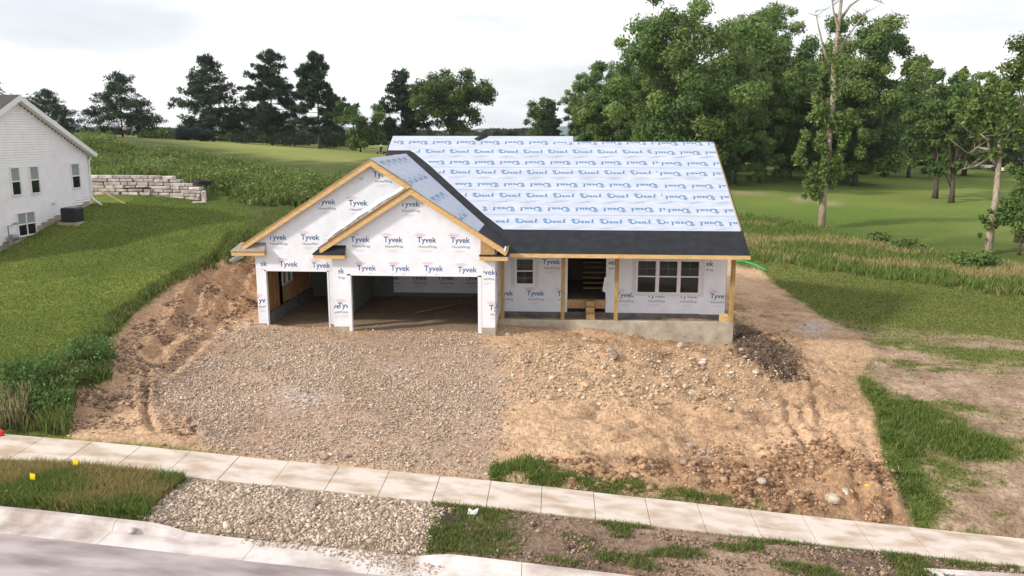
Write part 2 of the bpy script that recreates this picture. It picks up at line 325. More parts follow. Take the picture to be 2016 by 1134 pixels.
P_WEED = [(140, 262), (300, 272), (420, 290), (560, 316), (680, 322), (760, 310), (700, 380), (600, 420), (470, 470), (430, 520), (320, 590), (250, 640), (200, 700), (170, 760), (140, 800), (120, 850), (0, 850), (0, 800), (110, 735), (180, 660), (260, 600), (400, 510), (500, 440), (470, 400), (400, 375), (180, 345)]
P_TERR_R = [(850, 990), (1100, 1010), (2030, 1120), (2030, 1300), (1000, 1300), (840, 1090)]
P_TERR_L = [(-900, 800), (0, 905), (380, 942), (300, 1000), (285, 1040), (-900, 950)]
P_MEADOW = [(1460, 425), (1560, 440), (1700, 478), (1850, 500), (2060, 535), (2400, 600), (2400, 680), (2060, 590), (1800, 555), (1600, 525), (1480, 512), (1440, 500), (1440, 430)]
P_GRASSR = [(1695, 748), (1760, 775), (1985, 875), (1990, 902), (1900, 905), (1820, 880), (1800, 905), (1850, 1000), (1830, 1030), (1800, 1030), (1745, 900), (1722, 800)]
P_BARE = [(1805, 895), (1900, 915), (2030, 905), (2300, 980), (2300, 1120), (2030, 1075), (1850, 1035), (1880, 985), (1830, 930)]
P_BARE2 = [(1640, 640), (1720, 662), (2030, 765), (2300, 860), (2300, 960), (2030, 865), (1900, 815), (1740, 735), (1690, 700)]
def bare_w(x, y, px, py):
    d = np.maximum(poly_sd(px, py, P_BARE), poly_sd(px, py, P_BARE2))
    return sstep(-30, 15, d) * sstep(-.35, .12, fbm(x / 1.3, y / .8, 75, 3) + .5 * fbm(x / .35, y / .28, 76, 3))
P_GRASSW = [(970, 925), (1040, 905), (1100, 925), (1180, 945), (1320, 962), (1500, 985), (1505, 1002), (1250, 975), (970, 948)]
ppx, ppy, pdep = proj(np.stack([fx, fy, fz], -1))
wob = 9 * fbm(fx / .9, fy / .7, 21, 4) + 5 * fbm(fx / .25, fy / .2, 22, 2)
def blend(c, poly, col, edge=6, k=1.0, wb=1.0):
    w = sstep(-edge, edge, poly_sd(ppx, ppy, poly) + wob * wb) * k
    return c * (1 - w[:, None]) + np.asarray(col) * w[:, None], w
def tint(a, b, t): return np.outer(1 - t, a) + np.outer(t, b)
n1 = np.clip(.5 + .9 * fbm(fx / 3.2, fy / 3.2, 61, 4), 0, 1); n2 = np.clip(.5 + .9 * fbm(fx / .5, fy / .5, 62, 3), 0, 1); n3 = np.clip(.5 + .9 * fbm(fx / 14, fy / 14, 63, 3), 0, 1)
n4 = np.clip(.5 + 1.1 * fbm(fx / 1.1, fy / 1.1, 64, 3), 0, 1)
lawn = tint((.052, .095, .018), (.175, .200, .045), np.clip(-.05 + .75 * n1 * n3 + .35 * n4 + .2 * n2, 0, 1))
fair = tint((.19, .215, .055), (.27, .28, .09), n3)
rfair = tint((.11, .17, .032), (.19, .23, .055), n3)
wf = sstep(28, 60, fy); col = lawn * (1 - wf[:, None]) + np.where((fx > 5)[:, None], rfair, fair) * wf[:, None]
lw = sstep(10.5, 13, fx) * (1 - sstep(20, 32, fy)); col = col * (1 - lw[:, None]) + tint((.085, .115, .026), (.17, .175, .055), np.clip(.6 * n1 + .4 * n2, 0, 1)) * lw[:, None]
wfar = sstep(170, 400, np.hypot(fx, fy)); col = col * (1 - wfar[:, None]) + np.array((.07, .10, .05)) * wfar[:, None]
col, _ = blend(col, P_WEED, tint((.05, .075, .02), (.09, .10, .035), n2), 8)
col, _ = blend(col, P_MEADOW, tint((.11, .13, .035), (.24, .20, .08), n1), 8)
dirt_c = tint((.34, .215, .130), (.57, .385, .245), np.clip(.15 + .75 * n1 + .3 * (n2 - .5), 0, 1))
moist = sstep(.05, .5, fbm(fx / 1.1, fy / .6, 74, 4) - .1) * sstep(1, 3, fx); dirt_c = dirt_c * (1 - .7 * moist[:, None]) + np.array((.22, .135, .085)) * .7 * moist[:, None]
red = sstep(-10, -12, fx); dirt_c = dirt_c * (1 - .45 * red[:, None]) + np.array((.30, .17, .10)) * .45 * red[:, None]
patch = sstep(-.25, .25, .55 * np.exp(-((fy - (-1.2 - .28 * (fx - 13))) / 2.2) ** 2) - .12 + fbm(fx / 2.6, fy / 1.5, 71, 4) + .25 * fbm(fx / .5, fy / .4, 72, 2)) * sstep(12, 14, fx) * (1 - sstep(2.5, 7.5, fy)) * sstep(-11, -9, fy)
patch = np.clip(patch + .55 * fbm(fx / .55, fy / .4, 75, 3) * (patch > .02), 0, 1); soil_r = tint((.24, .155, .11), (.42, .30, .215), n2)
col = col * (1 - .9 * patch[:, None]) + soil_r * .9 * patch[:, None]
bw = bare_w(fx, fy, ppx, ppy)[:, None] * .92; col = col * (1 - bw) + soil_r * bw
col, wd = blend(col, P_DIRT, dirt_c, 6, 1, 1.0)
col, _ = blend(col, P_GRASSR, tint((.05, .085, .018), (.10, .13, .03), n2), 20, .85, 2.2)
col, wg = blend(col, P_GRAV, tint((.33, .23, .165), (.45, .325, .24), n1), 14, 1, 2.5)
col, _ = blend(col, P_DARK, tint((.075, .052, .038), (.14, .10, .07), n2), 8, .95)
rocky = [(1030, 690), (1440, 690), (1530, 740), (1500, 790), (1350, 800), (1200, 760), (1040, 730)]
col, _ = blend(col, rocky, dirt_c * .9, 15, .6)
low = [(1080, 905), (1500, 900), (1640, 880), (1740, 930), (1790, 1030), (1500, 1000), (1100, 930)]
col, _ = blend(col, low, tint((.21, .115, .065), (.36, .22, .13), n2), 14, .75)
col, _ = blend(col, P_TERR_R, tint((.10, .065, .048), (.36, .25, .18), np.clip(n1 * 1.1 + .25 * sstep(1500, 2000, ppx), 0, 1)), 5)
col, _ = blend(col, P_TERR_L, tint((.06, .07, .02), (.12, .11, .04), n2), 5)
col, _ = blend(col, P_GRAV2, tint((.28, .21, .16), (.40, .31, .24), n2), 8)
col, _ = blend(col, [(850, 1000), (930, 1005), (900, 1090), (840, 1085)], (.05, .038, .03), 10, .9)
for c, r in (((600, 775), 55), ((780, 735), 32), ((1600, 645), 26), ((1385, 893), 14)):     # pale lime dust
    w = np.exp(-((ppx - c[0]) / r) ** 2 - ((ppy - c[1]) / (r * .55)) ** 2) * .45 * (pdep > 5) * (.6 + .8 * n2); col = col * (1 - w[:, None]) + np.array((.50, .47, .50)) * w[:, None]
path = [(1430, 372), (1570, 386), (1640, 398), (1640, 402), (1560, 391), (1430, 377)]
col, _ = blend(col, path, (.34, .27, .17), 1.5, .8, .1)
nx, ny = len(gx), len(gy); idx = np.arange(nx * ny).reshape(ny, nx)
faces = np.stack([idx[:-1, :-1], idx[:-1, 1:], idx[1:, 1:], idx[1:, :-1]], -1).reshape(-1, 4)
g = mesh('ground', np.stack([fx, fy, fz], -1), faces, M['ground'], None, True, np.clip(col, 0, 1))
tag(g, 'sloping ground of lawn, bare tan dirt and golf fairway', 'ground', kind='structure')

# far hills on the skyline
rng = np.random.default_rng(5)
th = np.linspace(-1.5, 1.5, 260); v = []; f = []
for k, (R, hh, s) in enumerate(((1500, 9, 1), (2600, 26, 2))):
    t = 4 + hh * (.35 + .9 * np.clip(.5 + fbm(th * 6 + 3 * s, th * 0 + s, 80 + s, 5), 0, 1)) + (2 if k == 0 else 4) * rng.random(len(th))
    n0 = len(v)
    for a, z in zip(th, t): v += [(R * math.sin(a), R * math.cos(a), -10), ((R + 60) * math.sin(a), (R + 60) * math.cos(a), z), ((R + 400) * math.sin(a), (R + 400) * math.cos(a), -10)]
    for i in range(len(th) - 1): f += [(n0 + 3 * i, n0 + 3 * i + 3, n0 + 3 * i + 4, n0 + 3 * i + 1), (n0 + 3 * i + 1, n0 + 3 * i + 4, n0 + 3 * i + 5, n0 + 3 * i + 2)]
tag(mesh('hills', v, f, M['hill']), 'low wooded hills along the horizon', 'hills', kind='structure')

# ------------------------------------------------------------------ sidewalk, kerb, road
sw = empty('sidewalk', (0, -11.7, float(zs(0))), 'pale concrete sidewalk of square slabs across the front', 'sidewalk'); sw['kind'] = 'structure'
X = -21.
rr = random.Random(3)
while X < 24:
    a, b = X + .006, X + 1.274; y0, y1 = -12.36 + .02 * math.sin(X), -11.0
    d = .03; t = rr.uniform(-.006, .006)
    za, zb = float(zs(a)) + t, float(zs(b)) + t + rr.uniform(-.004, .004)
    MB().hexa([(a, y0, za - .1 - d), (b, y0, zb - .1 - d), (b, y1, zb - .1), (a, y1, za - .1), (a, y0, za - d), (b, y0, zb - d), (b, y1, zb), (a, y1, za)]).build('slab', M['slab'], sw, bevel=.008)
    X += 1.28
kb = empty('kerb', (0, -14.9, float(zs(0))), 'pale concrete kerb and gutter dropped along the driveway', 'kerb'); kb['kind'] = 'structure'
edges = [-24, -21, -18, -15, -12, -9.6, -6.9, -3.9, -1.35, 1.7, 4.75, 7.8, 10.9, 14, 18, 22]
def kh(x): return .14 * (1 - float(sstep(-6.1, -5.3, x) * (1 - sstep(-.55, 0.1, x))))
for a, b in zip(edges[:-1], edges[1:]):
    xs = np.linspace(a + .006, b - .006, 9); v = []; f = []
    for x in xs:
        y = float(yk(x)); z = float(zs(x)) - .27; h = kh(x)
        v += [(x, y, z - .25), (x, y, z + .02 + h), (x, y - .14, z + .015 + h), (x, y - .20, z + .01 + h * .75), (x, y - .27, z + .005 + h * .12), (x, y - .85, z + .03), (x, y - .85, z - .25)]
    n = 7
    for i in range(len(xs) - 1):
        for j in range(n): f.append((i * n + j, i * n + (j + 1) % n, (i + 1) * n + (j + 1) % n, (i + 1) * n + j))
    f += [tuple(range(n)), tuple(range((len(xs) - 1) * n, len(xs) * n))]
    MBk = MB(); MBk.v = v; MBk.f = f; MBk.build('kerb_segment', M['kerb'], kb)
xs = np.concatenate([[-400, -150, -60], np.arange(-30, 31, 1.), [60, 150, 400]]); v = []; f = []
for x in xs:
    y = float(yk(x)) - .855; z = float(zs(x)) - .245
    v += [(x, y, z), (x, y - 4.5, z + .10), (x, y - 9.5, z), (x, y - 9.6, z - 1)]
for i in range(len(xs) - 1):
    for j in range(3): f.append((4 * i + j, 4 * i + 4 + j, 4 * i + 5 + j, 4 * i + 1 + j))
tag(mesh('road', v, f, M['road']), 'dusty grey road along the bottom of the picture', 'road', kind='structure')

# ------------------------------------------------------------------ flat print: lettering helpers
_font = {}
def text_mesh(s, width, bold=0.0):
    key = (s, width, bold)
    if key not in _font:
        cu = bpy.data.curves.new('lettering', 'FONT'); cu.body = s; cu.size = 1; cu.resolution_u = 3; cu.offset = bold
        o = bpy.data.objects.new('lettering', cu); COL.objects.link(o)
        me = o.to_mesh(); v = np.array([x.co[:2] for x in me.vertices]); f = [tuple(p.vertices) for p in me.polygons]
        o.to_mesh_clear(); bpy.data.objects.remove(o); bpy.data.curves.remove(cu)
        v[:, 0] -= v[:, 0].min(); v *= width / v[:, 0].max(); _font[key] = (v, f)
    return _font[key]
def ribbon(pts, w):
    P = np.array(pts, float); n = len(P); T = np.gradient(P, axis=0); T /= np.linalg.norm(T, axis=1)[:, None] + 1e-9
    N = np.stack([-T[:, 1], T[:, 0]], -1); W = (np.array(w) if hasattr(w, '__len__') else np.full(n, w))[:, None] / 2
    v = np.concatenate([P + N * W, P - N * W]); f = [(i, i + 1, n + i + 1, n + i) for i in range(n - 1)]
    return v, f
def arc(cx, cy, rx, ry, a0, a1, n=10, rot=0):
    t = np.radians(np.linspace(a0, a1, n)); x = rx * np.cos(t); y = ry * np.sin(t); c, s = math.cos(rot), math.sin(rot)
    return np.stack([cx + x * c - y * s, cy + x * s + y * c], -1)
class Print:      # collects 2-D shapes on a plane, clips them and builds one flat mesh
    def __init__(s, O, U, V, N): s.O, s.U, s.V, s.N = [Vector(x) for x in (O, U, V, N)]; s.bm = {}
    def put(s, v, f, at, m, clip=None, rot=0):
        c, q = math.cos(rot), math.sin(rot)
        b = bmesh.new(); vs = [b.verts.new((at[0] + x * c - y * q, at[1] + x * q + y * c, 0)) for x, y in v]
        for face in f:
            try: b.faces.new([vs[i] for i in face])
            except ValueError: pass
        if clip:
            for co, no in (((clip[0], 0, 0), (-1, 0, 0)), ((clip[1], 0, 0), (1, 0, 0)), ((0, clip[2], 0), (0, -1, 0)), ((0, clip[3], 0), (0, 1, 0))):
                bmesh.ops.bisect_plane(b, geom=b.verts[:] + b.edges[:] + b.faces[:], plane_co=co, plane_no=no, clear_outer=True)
            for co, no in (clip[4] if len(clip) > 4 else ()):
                bmesh.ops.bisect_plane(b, geom=b.verts[:] + b.edges[:] + b.faces[:], plane_co=co, plane_no=no, clear_outer=True)
        d = s.bm.setdefault(m, ([], [])); n = len(d[0]); b.verts.index_update()
        d[0].extend(s.O + s.U * x.co.x + s.V * x.co.y + s.N * .004 for x in b.verts)
        d[1].extend(tuple(n + x.index for x in fc.verts) for fc in b.faces); b.free()
    def build(s, name, parent):
        for m, (v, f) in s.bm.items():
            if f: mesh(name, v, f, M[m], parent)['kind'] = 'stuff'
def tyvek(p, x, z, clip=None, k=1.0):     # x: left of the word, z: middle of the capitals
    v, f = text_mesh('Tyvek', .73 * k, .012); p.put(v, f, (x, z - .095 * k), 'tyblue', clip)
    v, f = text_mesh('HomeWrap', .68 * k, .0); p.put(v, f, (x + .06 * k, z - .30 * k), 'tygrey', clip)
    e = arc(x + .13 * k, z + .185 * k, .17 * k, .055 * k, 0, 360, 22); v, f = ribbon(e, .009 * k); p.put(v, f, (0, 0), 'tyred', clip)
    v, f = text_mesh('DUPONT', .23 * k, .01); p.put(v, f, (x + .015 * k, z + .163 * k), 'tyred', clip)
    for sx in (-.07, .31): p.put(*disc(.014 * k), (x + sx * k + .01, z + .185 * k), 'tyred', clip)
    for r, (a, b) in enumerate(((.14, .5), (.08, .56), (.2, .44))):
        p.put([(0, 0), ((b - a) * k, 0), ((b - a) * k, .010), (0, .010)], [(0, 1, 2, 3)], (x + a * k, z - (.40 + .035 * r) * k), 'tyfaint', clip)
def disc(r, n=8):
    a = arc(0, 0, r, r, 0, 360 - 360 / n, n); return a, [tuple(range(n))]
DREX = []
def _st(pts, w): DREX.append(ribbon(pts, np.asarray(w) * 1.0))
_st(arc(.21, .125, .135, .105, 100, -250, 26, -.12), np.concatenate([np.linspace(.012, .042, 13), np.linspace(.042, .014, 13)]))      # bowl of the D
_st([(.03, .21), (.07, .245), (.13, .235), (.16, .19), (.15, .10), (.10, .04), (.06, .06), (.09, .09), (.17, .045), (.26, .02)], [.012, .02, .03, .038, .03, .02, .014, .012, .016, .014])
_st([(.0, .17), (.03, .15), (.07, .17), (.06, .205), (.02, .20)], .018)
def _e(x): _st([(x, .055), (x + .05, .075), (x + .065, .115), (x + .04, .13), (x + .015, .085), (x + .03, .03), (x + .10, .045)], [.016, .02, .026, .026, .036, .028, .016])
_st([(.35, .03), (.375, .13), (.40, .10), (.435, .125), (.43, .05), (.46, .035)], [.014, .03, .02, .034, .03, .016])
_e(.465)
_st([(.575, .12), (.605, .125), (.635, .04), (.68, .045)], [.018, .034, .034, .016])
_st([(.675, .13), (.63, .08), (.58, .03)], .022)
_e(.69)
_st([(.79, .045), (.82, .04), (.85, .05)], .016)
_st([(.85, .05), (.90, .11), (.925, .19), (.90, .225), (.875, .17), (.87, .08), (.895, .03), (.94, .045), (.965, .08)], [.014, .02, .03, .026, .034, .038, .028, .018, .012])
def drexel(p, x, y, up=True, k=.98, clip=None, faint=True):
    for v, f in DREX:
        q = v * np.array([k, 1.45 * k])
        if up: p.put(q, f, (x, y - .11 * 1.45 * k), 'drex', clip)
        else: p.put(q, f, (x + k, y + .11 * 1.45 * k), 'drex', clip, math.pi)

# ------------------------------------------------------------------ the house under construction
hs = empty('house_under_construction', (0, 6, -.2), 'unfinished single-storey house in white printed house wrap with bare wood trim', 'house')
S, K, SM = .64, 3.655, .5065
def zg(x): return K - S * x                      # garage right slope
FX, BX = -3.105, -4.71; FPK, BPK = zg(FX), zg(BX)
EY, EZ = .697, 3.121
def zm(y): return EZ + SM * (y - EY)             # main front slope
def vx(y): return (K - zm(y)) / S                # valley line
YV = EY + (BPK - EZ) / SM                        # where garage ridge meets main slope
R1Y, R2Y, LX, RX, STX = 8.735, 9.237, -5.65, 9.57, 2.99
# front gable wall with the wide garage opening
w = MB(); T = .14
def wpoly(mb, pts, y0, t=T): mb.prism([(x, y0, z) for x, z in pts], (0, t, 0))
wpoly(w, [(-6.227, .30), (-5.53, .30), (-5.53, 2.348), (-6.227, 2.348)], 0)
wpoly(w, [(-.65, .34), (0, .34), (0, 2.348), (-.65, 2.348)], 0)
wpoly(w, [(-6.227, 2.348), (0, 2.348), (0, zg(0) - .1), (FX, FPK - .1), (-6.227, FPK - S * (FX + 6.227) - .1)], 0)
front = w.build('front_wall', M['wrap'], hs)
w = MB()
wpoly(w, [(-9.415, .24), (-9.05, .24), (-9.05, 2.38), (-9.415, 2.38)], .56)
wpoly(w, [(-6.57, .24), (-6.2, .24), (-6.2, 2.38), (-6.57, 2.38)], .56)
wpoly(w, [(-9.415, 2.38), (-.2, 2.38), (-.2, zg(-.2) - .12), (BX, BPK - .1), (-9.415, BPK - S * (BX + 9.415) - .1)], .56)
rear = w.build('front_wall', M['wrap'], hs)
for nm, x0, x1, y0, z0, z1 in (('door_jamb', -5.665, -5.525, 0, .10, 2.35), ('door_jamb', -.655, -.52, 0, .10, 2.35), ('door_jamb', -9.09, -9.02, .56, .08, 2.38), ('door_jamb', -6.60, -6.54, .56, .08, 2.38)):
    box(nm, x0, x1, y0 - .012, y0 + .16, z0, z1, M['wrap'], hs)
box('door_head', -5.665, -.52, -.012, .16, 2.30, 2.352, M['wrap'], hs); box('door_head', -9.09, -6.54, .548, .72, 2.335, 2.384, M['wrap'], hs)
for x0, x1, y0, y1, z1 in ((-6.25, -5.67, -.03, .2, .30), (-.515, .02, -.03, .2, .34), (-9.44, -9.1, .53, .75, .24), (-6.45, -6.25, .53, .75, .24)):
    box('footing', x0, x1, y0, y1, -.9, z1, M['concrete'], hs, .01)
# garage side walls
w = MB().box(-.14, 0, .14, 3.0, .34, 3.55); w.build('side_wall', M['wrap'], hs)
box('foundation_wall', -.2, .02, .2, 3.0, -.9, .34, M['concrete'], hs)
box('side_wall', -9.415, -9.37, .70, 9.0, .25, 3.4, M['osb'], hs)
box('foundation_wall', -9.44, -9.18, .75, 9.0, -.9, .50, M['greyconc'], hs)
sx = -9.28
wyy = (onX(553, 540, sx)[1], onX(571, 540, sx)[1]); wzz = (onX(562, 556, sx)[2], 2.55)
for i in range(15):
    y = .82 + i * .42
    if wyy[0] - .05 < y < wyy[1] + .05: y = wyy[0] - .06
    box('stud', -9.369, -9.24, y, y + .042, .50, 3.2, M['stud'], hs)
gw = mesh('window', [(sx + .03, wyy[0], wzz[0]), (sx + .03, wyy[1], wzz[0]), (sx + .03, wyy[1], wzz[1]), (sx + .03, wyy[0], wzz[1])], [(0, 1, 2, 3)], M['blind'], hs)
for a, b, c, d in ((wyy[0] - .06, wyy[0], wzz[0], wzz[1]), (wyy[1], wyy[1] + .06, wzz[0], wzz[1]), ((wyy[0] + wyy[1]) / 2 - .03, (wyy[0] + wyy[1]) / 2 + .03, wzz[0], wzz[1]), (wyy[0] - .06, wyy[1] + .06, wzz[0] - .07, wzz[0])):
    box('window_frame', sx + .031, sx + .08, a, b, c, d, M['vinyl'], gw)
# garage floor, back wall
v = []; f = []; gxs = np.linspace(-9.25, -.12, 46); gys = np.linspace(.06, 7., 36)
for j, y in enumerate(gys):
    for i, x in enumerate(gxs):
        yy = max(y, .62) if x < -6.25 else y
        v.append((x, yy, .06 + .05 * float(fbm(np.array([x / .8]), np.array([y / .8]), 4, 3)[0])))
for j in range(35):
    for i in range(45): f.append((j * 46 + i, j * 46 + i + 1, j * 46 + i + 47, j * 46 + i + 46))
mesh('garage_floor', v, f, mat('garage_floor_gravel', (.30, .22, .15), .95, .3, 20, .02, 25), hs, True)
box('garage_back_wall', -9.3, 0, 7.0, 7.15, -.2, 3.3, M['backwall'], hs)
bp = onY(775, 577, 6.9); gs = box('wrap_panel', bp[0], -.15, 6.93, 6.985, bp[2] + .02, 2.9, M['wrap'], hs)
pr = Print((0, 6.93, 0), (1, 0, 0), (0, 0, 1), (0, -1, 0))
for px in (755, 810, 862, 915):
    q = onY(px, 547, 6.93); tyvek(pr, q[0], q[2], (bp[0], -.2, .2, 2.8), 1.0)
pr.build('printed_lettering', gs)
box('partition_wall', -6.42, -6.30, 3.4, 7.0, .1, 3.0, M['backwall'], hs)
wp = box('wrap_panel', -6.66, -6.36, 3.33, 3.39, .42, 2.9, M['wrap'], hs)
# rake boards, fascia
def rake(x0, z0, x1, z1, y, h=.25, t=.045):
    return MB().prism([(x0, y, z0), (x1, y, z1), (x1, y, z1 - h), (x0, y, z0 - h)], (0, t, 0)).build('rake_board', M['wood'], hs)
YF, YB = -.25, .31
rake(FX, FPK, -6.61, FPK - S * (-FX - -6.61 if False else (FX + 6.61)), YF); rake(FX, FPK, .42, zg(.42), YF)
rake(BX, BPK, -9.80, BPK - S * (BX + 9.80), YB); rake(BX, BPK, FX + .02, zg(FX + .02), YB)
# garage roof decks (strand board) and coverings
def deck(pts, name='roof_deck', t=.035, m='osb'): return MB().prism(pts, (0, 0, -t)).build(name, M[m], hs)
YE = EY + (K - S * .42 - EZ) / SM
gdeck = deck([(BX, YB - .02, BPK), (FX, YB - .02, FPK), (FX, YF - .02, FPK), (.42, YF - .02, zg(.42)), (.42, YE, zg(.42)), (BX, YV, BPK)])
deck([(BX, YB - .02, BPK), (BX, YV, BPK), (BX, 9.2, BPK), (-9.83, 9.2, BPK - S * 5.12), (-9.83, YB - .02, BPK - S * 5.12)])
deck([(FX, YF - .02, FPK), (FX, .56, FPK), (-6.64, .56, FPK - S * 3.535), (-6.64, YF - .02, FPK - S * 3.535)])
def sheet(name, pts, m, up, t=.006, parent=None):
    return MB().prism([(x, y, z + up) for x, y, z in pts], (0, 0, t)).build(name, M[m], parent or hs)
sheet('roof_membrane', [(FX, YF - .03, FPK), (FX, .555, FPK), (-6.66, .555, FPK - S * 3.555), (-6.66, YF - .03, FPK - S * 3.555)], 'black', .002, .02)
MB().prism([(FX - .05, .50, FPK - .02), (FX - .05, .545, FPK - .02), (-6.5, .545, FPK - S * 3.395 - .03), (-6.5, .50, FPK - S * 3.395 - .03)], (0, 0, .13)).build('step_board', M['osb'], hs)
xb = -.62                                       # black membrane at the garage eave, then along the valley
sheet('roof_membrane', [(xb, YF - .03, zg(xb)), (.44, YF - .03, zg(.44)), (.44, YE, zg(.44)), (xb, EY + (zg(xb) - EZ) / SM, zg(xb))], 'black', .002, .010)
def yv_at(x): return EY + (zg(x) - EZ) / SM      # valley y at garage slope x
VW = .32
sheet('roof_membrane', [(xb, yv_at(xb) - VW - .25, zg(xb)), (xb, yv_at(xb), zg(xb)), (BX, YV, BPK), (BX, YV - .12, BPK)], 'black', .002, .006)
gs_courses = [xb + .03, -1.62, -2.62, -3.62, BX]
for i, (a, b) in enumerate(zip(gs_courses[:-1], gs_courses[1:])):
    u = .014 + .006 * i
    fr = (lambda x: YF - .025 if x > FX else YB - .025)
    back = lambda x: yv_at(x) - VW * (1 - .6 * (x - xb) / (BX - xb)) - .05
    pts = [(a, fr(a), zg(a)), (a, back(a), zg(a)), (b, back(b), zg(b)), (b, fr(b), zg(b))]
    if a > FX > b: pts = [(a, fr(a), zg(a)), (a, back(a), zg(a)), (b, back(b), zg(b)), (b, YB - .025, zg(b)), (FX, YB - .025, FPK), (FX, YF - .025, FPK)]
    o = sheet('underlayment_course', pts, 'sheet', u)
    p = Print((0, 0, K + u + .003), (0, 1, 0), (-1, 0, S), Vector((S, 0, 1)).normalized())
    mid = -(a + b) / 2
    x = -.3 + .35 * i
    while x < 7: 
        cl = (fr((a + b) / 2) + .03, back(a if back(a) < back(b) else b) - .03, -a, -b)
        drexel(p, x, mid + .22, i % 2 == 0, .9, cl); x += 1.14
        p.put([(0, 0), (.5, 0), (.5, .012), (0, .012)], [(0, 1, 2, 3)], (x - .3, mid - .22), 'drexfaint_lapshade', cl)
    p.build('printed_lettering', o)
# cornice returns
def ret(x0, x1, y, yb, top, gap, tilt=.30):
    r = MB().box(x0, x1, y, y + .04, 2.97, 3.12).build('return_fascia', M['wood'], hs)
    MB().prism([(x0 + .01, y + .041, 2.985), (x1 - .005, y + .041, 2.985), (x1 - .005, yb, 2.985), (x0 + .01, yb, 2.985)], (0, 0, .12)).build('return_soffit', M['osb'], hs)
    MB().add([(x1 - .02, y + .04, 3.12), (x1 - .02, yb, 3.12), (x1 - .02, yb, 3.12 + tilt), (x0 + .3, y + .04, 3.12), (x0 + .3, yb, 3.12), (x0 + .3, yb, 3.12 + tilt)], [(0, 1, 2), (3, 5, 4), (0, 2, 5, 3), (1, 4, 5, 2), (0, 3, 4, 1)]).build('return_side', M['osb'], hs)
    MB().prism([(x0 - .03, y - .03, 3.125), (x1 + .02, y - .03, 3.125), (x1 - .01, yb - .004, 3.125 + tilt), (x0 + .30, yb - .004, 3.125 + tilt)], (0, 0, .03)).build('return_membrane', M[top], hs)
ret(-10.24, -8.94, YB - .02, .56, 'greyplast', 0); ret(-6.86, -5.65, YF - .02, 0, 'black', 0)
MB().box(-.56, .50, YF - .02, YF + .02, 2.96, 3.12).build('return_fascia', M['wood'], hs)
MB().box(-.55, .46, YF + .021, 0, 2.975, 3.10).build('return_soffit', M['osb'], hs)
MB().prism([(-.58, YF - .04, 3.125), (.53, YF - .04, 3.125), (.53, 1.2, 3.135), (.05, 1.2, 3.135), (.05, -.005, 3.135), (-.58, -.005, 3.135)], (0, 0, .02)).build('return_membrane', M['black'], hs)
MB().prism([(-.54, -.02, 3.15), (-.02, -.02, 3.15), (-.02, -.02, 3.5), (-.54, -.02, 3.82)], (0, -.012, 0)).build('return_side', M['osb'], hs)
MB().hexa([(.34, YF - .10, 3.34), (.40, YF - .10, 3.34), (.40, YF - .04, 3.34), (.34, YF - .04, 3.34), (.40, YF - .10, 3.52), (.46, YF - .10, 3.50), (.46, YF - .04, 3.50), (.40, YF - .04, 3.52)]).build('wrap_scrap', M['wrap'], hs)
box('side_fascia', .42, .46, YF, 1.25, 3.20, 3.36, M['wood'], hs)
# main roof
def rp(x, y, u=0): return (x, y, zm(y) + u)
mdeck = deck([rp(.44, EY), rp(RX, EY), rp(RX, R1Y), rp(STX, R1Y), rp(STX, R2Y), rp(LX, R2Y), rp(LX, 7.4), rp(BX - .9, 7.4), rp(BX, YV), rp(.44, YE)])
def rback(x0, x1, ry, yb): z = zm(ry); return deck([(x0, ry, z), (x1, ry, z), (x1, yb, z - SM * (yb - ry)), (x0, yb, z - SM * (yb - ry))])
rback(STX, RX, R1Y, 15.2); rback(LX, STX, R2Y, 15.7)
sl_ = math.sqrt(1 + SM * SM)
def sy_(s): return EY + s / sl_
mem = sheet('roof_membrane', [rp(.46, EY - .02), rp(RX + .02, EY - .02), rp(RX + .02, sy_(1.66)), rp(vx(sy_(1.66)) , sy_(1.66)), rp(vx(YE), YE)], 'black', .002, .008)
sheet('roof_membrane', [rp(vx(YE) + .02, YE), rp(vx(YE) + 1.3, YE), rp(vx(2.4) + .62, 2.4), rp(vx(5.2) + .48, 5.2), rp(vx(YV) + .40, YV + .05), rp(BX + .12, 8.02), rp(LX - .02, 8.02), rp(LX - .02, 7.42), rp(BX - .5, YV)], 'black', .0035, .012)
seams = [1.60, 2.66, 4.62, 6.57, 8.45, 9.0]
ptsL = lambda s: vx(sy_(s)) + (.42 if s < 7 else .40) + .05 * math.sin(s * 9)
courses = []
for i, (a, b) in enumerate(zip(seams[:-1], seams[1:])):
    u = .012 + .006 * (len(seams) - i) * .0 + .006 * i
    if i < 3: pts = [rp(ptsL(a), sy_(a)), rp(RX - .06, sy_(a)), rp(RX - .06, sy_(b)), rp(ptsL(b), sy_(b))]
    elif i == 3: pts = [rp(ptsL(a), sy_(a)), rp(RX - .06, sy_(a)), rp(RX - .06, sy_(b)), rp(LX + .0, sy_(b)), rp(LX, 7.98), rp(BX + .10, 7.98), rp(vx(YV) + .36, YV + .04)]
    else: pts = [rp(LX, sy_(a)), rp(RX - .06, sy_(a)), rp(RX - .06, R1Y + .02), rp(STX + .01, R1Y + .02), rp(STX + .01, R2Y + .02), rp(LX, R2Y + .02)]
    courses.append((sheet('underlayment_course', pts, 'sheet', u), u, a, b))
rowlist = [(2.21, True, 0), (3.13, False, 1), (4.19, True, 1), (5.07, False, 2), (6.15, True, 2), (7.02, False, 3), (8.06, True, 3), (8.93, False, 4)]
U_, V_, N_ = Vector((1, 0, 0)), Vector((0, 1, SM)).normalized(), Vector((0, -SM, 1)).normalized()
